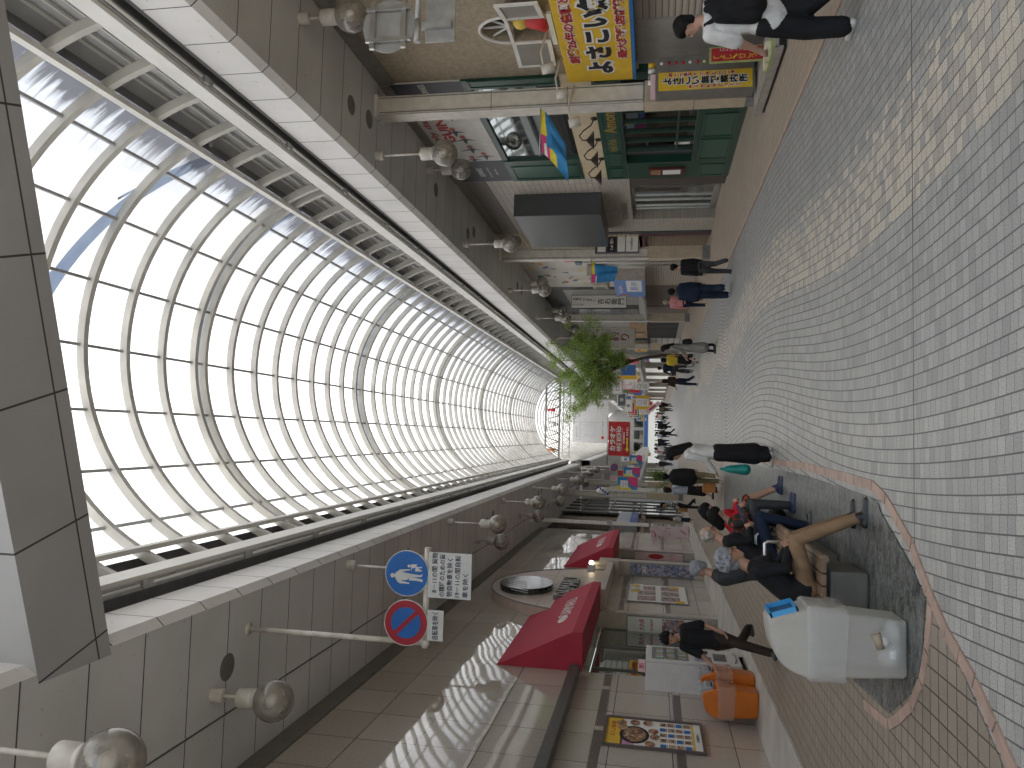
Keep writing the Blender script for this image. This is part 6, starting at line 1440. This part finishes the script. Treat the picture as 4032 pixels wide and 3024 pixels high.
# --- man with backpack, upper right
pm_ = person('man in white t-shirt with black backpack and white sneakers at the frame edge', 3.88, 7.12, 1.63, 100, WHT, BLK, HAIRB, 'short', 'short', 'baggy', .10, SHW, arms=((.22, .45), (.1, .2)), look=48, headdown=.28, voxel=.009, fingers=True, extra=[((0, 0, .86), (0, 0, .74), .125, .135, 1.32, 1)])
bp = thing('backpack', 'black backpack with a small white label on the man in white', 'backpack', (3.92, 6.97, 1.06))
blob('bag', [(V3(0, 0, -.16), V3(0, 0, .17), .105, .09, 1, 0), (V3(-.09, 0, -.14), V3(-.075, 0, .15), .085, .075, 1, 0), (V3(.09, 0, -.14), V3(.075, 0, .15), .085, .075, 1, 0), (V3(0, -.06, -.14), V3(0, -.05, .02), .10, .09, 1, 0), (V3(0, .02, .24), V3(0, .02, .27), .03, .03, 1.5, 0)], [C_('pack_black', (.012, .012, .013))], bp, .012)
m = MB(); rect(m, 'S', (.05, -.152, .06), .05, .016, 0, 0); m.build('label', PAPER, bp)
m = MB()
for g in (-1, 1): m.tube([(g * .09, .02, .18), (g * .11, .10, .27), (g * .115, .20, .26), (g * .12, .27, .10), (g * .13, .23, -.08), (g * .09, .06, -.20)], .022, 6)
m.build('strap', C_('pack_black', (.012, .012, .013)), bp)
# --- woman in white top
pw = person('woman in white long sleeved top and wide black trousers standing by the slate island', -.20, 11.95, 1.56, 155, WHT, BLK, HAIRB, 'long', 'long', 'wide', 0, SHW, arms=((.12, .85), (.05, .55)), look=18, headdown=.35, voxel=.010, fingers=True)
t = thing('shopping_bag', 'teal green shopping bag hanging from the hand of the woman in white', 'bag', (-.44, 11.86, .40)); blob('bag', [(V3(0, 0, .0), V3(0, 0, .25), .085, .05, 1.2, 0), (V3(-.03, 0, .02), V3(.0, 0, .35), .05, .02, 1, 0)], [mat('bag_teal', (.01, .25, .22), .4, .15, 9)], t, .012)
# --- couple in black and grey behind her
person('man in black jacket and khaki trousers seen from behind left of the woman in white', -1.0, 20.3, 1.52, 88, BLK, KHK, HAIRB, 'short', 'long', 'pants', .12, SHW, arms=((.05, .5), (.0, .3)), voxel=.014, extra=[((0, 0, 1.2), (0, 0, .75), .13, .14, 1.45, 1)])
person('person in pale blue shirt and dark skirt partly hidden by the man in black', -1.42, 21.6, 1.46, 40, LBL, BLK, HAIRN, 'bob', 'long', 'skirt', .1, SHB, arms=((.4, .8), (.2, .9)), voxel=.016)
t = thing('orange_box', 'orange box carried low beside the man in black jacket', 'box', (-1.22, 20.6, .30)); m = MB(); m.box((-.16, -.1, -.16), (.16, .1, .16)); m.build('box', mat('box_orange', (.45, .17, .03), .5), t, .01); m = MB(); m.tube([(-.08, 0, .16), (-.08, 0, .3), (.08, 0, .3), (.08, 0, .16)], .01, 6); m.build('handle', BLACK, t)
# --- walker
person('curly haired man in black t-shirt and dark trousers striding past the vending machine', -2.86, 11.55, 1.60, -112, BLK, DBR, HAIRB, 'curly', 'short', 'pants', .42, mat('shoe_green', (.04, .06, .05), .5), arms=((-.2, .7), (.35, .7)), look=-8, headdown=.3, voxel=.011, skin=SKIN2, fingers=True)
# --- left far
person('man in black and white checked shirt and cap by the tiled wall', -2.55, 30.2, 1.43, 200, PLD, BLK, HAIRB, 'short', 'long', 'pants', .1, SHB, arms=((.1, .6), (.2, .8)), voxel=.016)
t = thing('tan_bag', 'tan shoulder bag at the hip of the man in checked shirt', 'bag', (-2.72, 30.3, .58)); blob('bag', [(V3(0, 0, -.1), V3(0, 0, .1), .10, .09, 1.2, 0)], [mat('bag_tan', (.45, .24, .06), .6)], t, .02)
person('small figure in white blouse and navy skirt by the pink vending machine', -3.3, 32.2, 1.05, 30, WHT, NAVY, HAIRN, 'bob', 'short', 'skirt', .1, SHW, arms=((.3, .8), (.2, .6)), voxel=.016)
person('person in dark checked coat crouching by the left column', -1.9, 30.5, .95, 160, DKG, NAVY, HAIRB, 'short', 'long', 'coat', 0, SHW, voxel=.018)
# --- right side
person('man in black jacket and grey jeans walking with a hand on his bag', 4.0, 18.25, 1.42, 95, BLK, DKG, HAIRB, 'short', 'long', 'pants', .13, SHB, arms=((-.15, .4), (.1, .2)), look=38, voxel=.013)
person('man in navy shirt and trousers with white sneakers seen from behind', 3.46, 18.45, 1.47, 82, NAVY, NAVY, HAIRB, 'short', 'long', 'baggy', .12, SHW, arms=((.2, .4), (-.1, .3)), voxel=.013, extra=[((0, 0, 1.15), (0, 0, .8), .12, .15, 1.4, 1)])
person('bald man in pink shirt walking ahead of the man in navy', 4.62, 26.6, 1.5, 88, PNK, NAVY, HAIRW, 'bald', 'long', 'pants', .12, SHW, arms=((.1, .2), (.0, .2)), voxel=.016)
person('woman with long dark hair in a long grey coat and black boots', 2.64, 22.85, 1.57, 160, GRYC, BLK, HAIRB, 'long', 'long', 'coat', 0, SHB, arms=((.2, .8), (.1, .9)), voxel=.014, headdown=.25)
person('woman in yellow top and black skirt walking by the bicycle', 3.12, 31.5, 1.5, 80, YLW, BLK, HAIRB, 'bob', 'short', 'skirt', .15, SHB, arms=((.1, .5), (.1, .9)), voxel=.016)
person('woman with long brown hair in dark jacket and jeans by the white flag', 2.28, 31.6, 1.44, 120, DBR, NAVY, HAIRN, 'long', 'short', 'pants', .1, SHW, arms=((.3, 1.0), (.2, .8)), voxel=.016)
person('cyclist in dark jacket riding behind the woman in yellow', 3.15, 35.6, 1.5, 100, NAVY, DKG, HAIRN, 'short', 'long', 'pants', .25, SHB, arms=((.7, .5), (.7, .5)), voxel=.02, z=.10)
t = thing('handbag', 'black shoulder bag at the hip of the woman in the grey coat', 'bag', (2.80, 22.8, .80)); blob('bag', [(V3(0, 0, -.05), V3(0, 0, .08), .10, .08, 1.2, 0)], [BLK], t, .02)
# --- far people
fp = [('lone dark figure walking on the pale far paving', .35, 59, 1.55, 150, BLK, BLK), ('person in white shirt in the far crowd on the left', -.9, 64, 1.55, 90, WHT, DKG), ('person in grey top in the far crowd beside the plants', -1.6, 62, 1.5, 90, GRYC, NAVY), ('person in red top deep in the far street', -1.2, 76, 1.55, 80, REDC, NAVY), ('person in dark coat deep in the far street', -.6, 72, 1.55, 95, NAVY, BLK), ('person in pale top deep in the far street', .2, 84, 1.55, 95, LBL, DKG), ('couple member in beige on the far right', 2.5, 70, 1.5, 90, KHK, DKG), ('couple member in black on the far right', 2.95, 71, 1.55, 90, BLK, BLK), ('person with white bag at the far right shops', 2.2, 86, 1.5, 90, WHT, BLK), ('person in brown jacket far down the left side', -2.2, 66, 1.5, 85, DBR, NAVY), ('person in black jacket far down the left side', -2.0, 80, 1.55, 85, BLK, DKG)]
fpo = []
for l, x, y, h, f, a, b in fp: fpo.append(person(l, x, y, h, f, a, b, HAIRB, 'short', 'long', 'pants', .14, SHB, arms=((.15, .3), (-.1, .3)), voxel=.03))
rs = random.Random(21)
for k in range(18): dup(fpo[k % len(fpo)], (-2.6 + rs.random() * 6.2, 74 + rs.random() * 58, 0), 'tiny pedestrian deep in the far street', R(rs.uniform(60, 290)), 'tiny pedestrians deep in the far street')
# ------------------------------------------------------------------ seated people (facing the street, +x)
def seated(label, x, y, top, bottom, hairm, hk, shoe, hip=.47, knee=(.42, .02, .52), foot=(.52, .02, .05), spread=.09, head=(.20, 0, 1.06), look=(1, 0, -.15), slump=.5, sleeve='long', hands=(.40, .0, .56), rz=0, voxel=.010, skin=SKIN, glasses=False, fingers=True, bare=False, group='people seated on the benches', hs=1.6, feet=None):
    t = thing('person', label, 'person', (x, y, 0), group, R(rz)); mats = [skin, top, bottom, shoe, REDC]; P = []
    hd = Vector(head); nk = hd + V3(-.04, 0, -.12); sh0 = nk + V3(-.035, 0, -.06)
    P += [(V3(0, 0, hip), V3(-.02, 0, hip + .14), .12, .115, 1.3, 1), (V3(-.02, 0, hip + .14), sh0 + V3(.0, 0, -.10), .115, .12, 1.35, 1), (sh0 + V3(0, 0, -.10), sh0 + V3(.01, 0, -.01), .115, .07, 1.5, 1), (sh0, nk + V3(.01, 0, .03), .056, .05, 1, 0), (V3(0, -.05, hip - .02), V3(0, .05, hip - .02), .10, .10, 1, 2)]
    for i, g in enumerate((1, -1)):
        kn = V3(knee[0], g * (spread + knee[1]), knee[2]); f0 = foot if feet is None else feet[i]; ft = V3(f0[0], g * spread + f0[1], f0[2] + .05)
        P += [(V3(0, g * .07, hip - .01), kn, .078, .062, 1, 2), (kn, kn.lerp(ft, .93), .058 if not bare else .05, .048 if not bare else .032, 1, 2 if not bare else 0)]
        P += [(ft + V3(-.05, 0, -.035), ft + V3(.13, g * .02, -.05), .045, .038, 1, 3), (ft + V3(-.01, 0, .03), ft + V3(0, 0, -.02), .042, .046, 1, 3)]
        s_ = sh0 + V3(.0, g * .165, -.03); hw = V3(*hands) + V3(-.06, g * .05, .0); el = s_.lerp(hw, .5) + V3(-.06, g * .06, -.09)
        P += [(sh0 + V3(0, g * .07, -.02), s_, .07, .06, 1, 1), (s_, el, .058, .050, 1, 1), (el, el.lerp(hw, .92), .048 if sleeve == 'long' else .038, .038 if sleeve == 'long' else .026, 1, 1 if sleeve == 'long' else 0)]
        d = (V3(*hands) - hw).normalized()
        P += hand(hw, d + V3(.2, -g * .4, -.1), V3(.2, 0, 1), V3(.1, -g, -.5), .92, 0) if fingers else [(hw, hw + d * .09, .034, .028, 1, 0)]
    lk = Vector(look).normalized(); up = (V3(0, 0, 1) - lk * lk.z).normalized()
    P += head_prims(hd, lk, up, hs, 0)
    blob('body', P, mats, t, voxel); face_details(t, hd, lk, up, hs, glasses); hair(t, hd, lk, up, hs, hk, hairm, .009); return t
seated('bushy grey haired man in dark jacket and brown trousers sitting with clasped hands', -1.24, 6.98, BLK, BRN, HAIRG, 'bushy', SHB, hip=.46, knee=(.40, .0, .545), spread=.10, head=(.21, .0, 1.065), look=(1, .05, -.12), hands=(.38, .0, .60), rz=4, voxel=.007, skin=SKIN2, glasses=True, feet=((.60, .08, .0), (.62, -.10, .0)), hs=1.66)
seated('bald elder in dark suit and glasses sitting with a booklet', -1.28, 9.05, BLK, NAVY, HAIRW, 'bald', SHB, hip=.46, knee=(.42, .0, .55), foot=(.34, .0, .0), head=(.20, .0, 1.09), look=(1, .1, -.35), hands=(.34, .0, .66), rz=14, voxel=.008, glasses=True)
t = thing('booklet', 'dark blue booklet held by the bald elder', 'booklet', (-.86, 9.15, .72)); m = MB(); m.prism([(-.06, -.10, 0), (.12, -.10, .06), (.12, .10, .06), (-.06, .10, 0)], (0, 0, .012)); m.build('cover', mat('cover_navy', (.015, .03, .09), .5), t)
seated('grey haired person in brown coat sitting turned away behind the elder', -1.55, 9.7, DKG, DKG, HAIRG, 'short', SHB, head=(-.02, 0, 1.16), look=(-1, .2, -.1), rz=0, voxel=.012, hands=(.2, 0, .6), fingers=False, knee=(.3, 0, .5), foot=(.3, 0, 0))
seated('dark haired woman in black top with red flowers leaning over her phone', -1.22, 10.15, FLOR, DKG, HAIRB, 'bob', SHN, hip=.45, knee=(.42, .0, .50), foot=(.42, .0, .0), head=(.25, -.02, .93), look=(1, 0, -.9), hands=(.42, 0, .62), voxel=.009)
seated('woman in red top with bare legs and dark sneakers at the end of the bench', -1.2, 11.1, REDC, FLOR, HAIRB, 'long', SHN, hip=.45, knee=(.38, .0, .46), foot=(.56, .0, .0), head=(.20, 0, .98), look=(1, .1, -.8), hands=(.38, 0, .6), voxel=.010, bare=True)
t = thing('gym_bag', 'dark bag on the slate between the seated women', 'bag', (-.98, 10.55, .02)); blob('bag', [(V3(0, -.08, .12), V3(0, .08, .12), .11, .11, 1, 0)], [BLK], t, .015)

# ================================================================== bicycle
t = thing('bicycle', 'dark city bicycle ridden away from the camera under the tree', 'bicycle', (3.15, 35.3, 0), rz=R(100))
for nm, x in (('wheel', -.5), ('wheel', .55)):
    m = MB(); P = [(x + .32 * math.cos(a * math.pi / 14), 0, .33 + .32 * math.sin(a * math.pi / 14)) for a in range(29)]; m.tube(P, .02, 6); w = m.build(nm, BLACK, t)
    m = MB()
    for a in range(8): m.tube([(x, 0, .33), (x + .31 * math.cos(a * math.pi / 4), 0, .33 + .31 * math.sin(a * math.pi / 4))], .003, 4)
    m.build('spokes', STEEL, w)
m = MB(); m.tube([(-.5, 0, .33), (-.1, 0, .3), (.42, 0, .75), (.55, 0, .33)], .018, 6); m.tube([(-.1, 0, .3), (-.22, 0, .8)], .018, 6); m.tube([(-.5, 0, .33), (-.2, 0, .7)], .014, 6); m.build('frame', DGREY, t)
m = MB(); m.tube([(.36, -.25, .95), (.42, -.1, 1.0), (.42, .1, 1.0), (.36, .25, .95)], .014, 6); m.tube([(.42, 0, .75), (.42, 0, 1.0)], .014, 6); m.build('handlebar', STEEL, t)
m = MB(); m.box((-.32, -.07, .80), (-.1, .07, .86)); m.build('saddle', BLACK, t, .02); m = MB(); m.box((.5, -.17, .75), (.8, .17, .98)); m.build('basket', DGREY, t)

# ================================================================== trees
LEAF = []
for i, c in enumerate(((.32, .42, .14), (.21, .30, .09), (.42, .52, .20))):
    g = G('leaf_%s' % ('mid', 'dark', 'light')[i]); n = g.noise(g.obj(), 3.0, 2.0); col = g.mix(n, tuple(v * .8 for v in c), tuple(v * 1.25 for v in c))
    a = g.n('ShaderNodeBsdfDiffuse'); b = g.n('ShaderNodeBsdfTranslucent'); g.l(col, a.inputs[0]); g.l(g.mix(.5, col, (c[0] * 1.4, c[1] * 1.5, c[2])), b.inputs[0]); x_ = g.n('ShaderNodeMixShader'); x_.inputs[0].default_value = .5
    g.t.links.new(a.outputs[0], x_.inputs[1]); g.t.links.new(b.outputs[0], x_.inputs[2]); g.t.links.new(x_.outputs[0], g.out.inputs[0]); LEAF.append(g.mat)
BARK = mat('bark', (.09, .062, .045), .85, .25, 6, .6)
def tree(label, x, y, sc, ends, seed, nleaf, name='street_tree'):
    t = thing(name, label, 'tree', (x, y, 0)); rs = random.Random(seed)
    m = MB(); trunk = [(0, 0, 0), (0, .0, 1.4), (-.12, 0, 2.2), (-.36, 0, 3.1)]
    m.tube([tuple(v * sc for v in p) for p in trunk], [.085 * sc, .075 * sc, .07 * sc, .062 * sc], 9)
    L = MB(); pts = []
    for e in ends:
        b = Vector(trunk[3]) if rs.random() < .7 else Vector((-.24, 0, 2.6)); e = Vector(e); mid = b.lerp(e, .5) + V3(rs.uniform(-.2, .2), rs.uniform(-.3, .3), rs.uniform(.0, .25)); path = [b, b.lerp(mid, .5) + V3(0, 0, .06), mid, e]
        m.tube([tuple(p * sc) for p in path], [.042 * sc, .032 * sc, .02 * sc, .006 * sc], 6)
        for _ in range(9):
            s_ = mid.lerp(e, rs.uniform(.0, 1)); d = V3(rs.gauss(0, 1), rs.gauss(0, 1), rs.gauss(-.05, .6)).normalized() * rs.uniform(.35, .8)
            q = s_ + d; m.tube([tuple(s_ * sc), tuple((s_.lerp(q, .5) + V3(0, 0, .05)) * sc), tuple(q * sc)], [.011 * sc, .007 * sc, .003 * sc], 4); pts.append((s_, q))
    m.build('trunk', BARK, t)
    for _ in range(nleaf):
        a, b = rs.choice(pts); f = rs.uniform(.15, 1.1); c = a.lerp(b, f) + V3(rs.gauss(0, .11), rs.gauss(0, .11), rs.gauss(-.08, .11))
        d = ((b - a).normalized() * .5 + V3(rs.gauss(0, .6), rs.gauss(0, .6), rs.gauss(-.35, .35))).normalized(); s_ = d.cross(V3(rs.gauss(0, 1), rs.gauss(0, 1), 1)).normalized(); l_, w = rs.uniform(.08, .16), rs.uniform(.012, .022)
        mi = 0 if f < .6 else 2 if rs.random() < .45 else 1
        mi = rs.choice((0, 0, 1, 2)); p = [c, c + d * l_ * .5 + s_ * w, c + d * l_, c + d * l_ * .5 - s_ * w]; L.face([tuple(q * sc) for q in p], mi)
    L.build('crown', LEAF, t)
    return t
ends = [(1.4, 0, 6.2), (.6, .6, 6.5), (-.3, -.3, 6.5), (-1.1, .5, 6.4), (-1.9, 0, 6.3), (-2.7, .3, 5.8), (-2.5, -.6, 5.1), (-2.2, .4, 4.5), (-1.2, 0, 4.0), (-1.5, -.8, 5.6), (-.6, .8, 5.7), (.2, -.6, 5.6), (1.0, .2, 5.4), (1.5, .4, 4.9), (-.4, 0, 4.8), (-1.6, .9, 4.9), (.7, -.4, 4.4), (-.9, -.9, 5.1), (-2.0, .9, 5.5), (-.1, .3, 3.5), (-.5, -.5, 3.7)]
tree('slender leaning street tree with feathery green leaves on the right', 3.78, 36, 1.0, ends, 4, 24000)
def pot(label, x, y):
    t = thing('potted_shrub', label, 'plant', (x, y, 0)); rs = random.Random(9); m = MB(); m.lathe((0, 0, 0), [(0, 0), (.22, 0), (.28, .42), (.25, .42), (0, .40)], 14); m.build('pot', STONE, t)
    m = MB(); pts = []
    for _ in range(16): e = V3(rs.gauss(0, .35), rs.gauss(0, .3), rs.uniform(.9, 1.9)); m.tube([(0, 0, .4), tuple(e * .6 + V3(0, 0, .2)), tuple(e)], [.015, .01, .004], 5); pts.append(e)
    m.build('stem', BARK, t); L = MB()
    for _ in range(1500):
        e = rs.choice(pts); c = e * rs.uniform(.55, 1.05) + V3(rs.gauss(0, .12), rs.gauss(0, .12), rs.gauss(.1, .12)); d = V3(rs.gauss(0, 1), rs.gauss(0, 1), rs.gauss(0, .7)).normalized(); s_ = d.cross(V3(.3, .2, 1)).normalized(); L.face([c, c + d * .06 + s_ * .03, c + d * .13, c + d * .06 - s_ * .03], rs.choice((0, 1, 1)))
    L.build('foliage', LEAF, t)
pot('leafy dark green potted shrub behind the left arcade column', -2.35, 47)
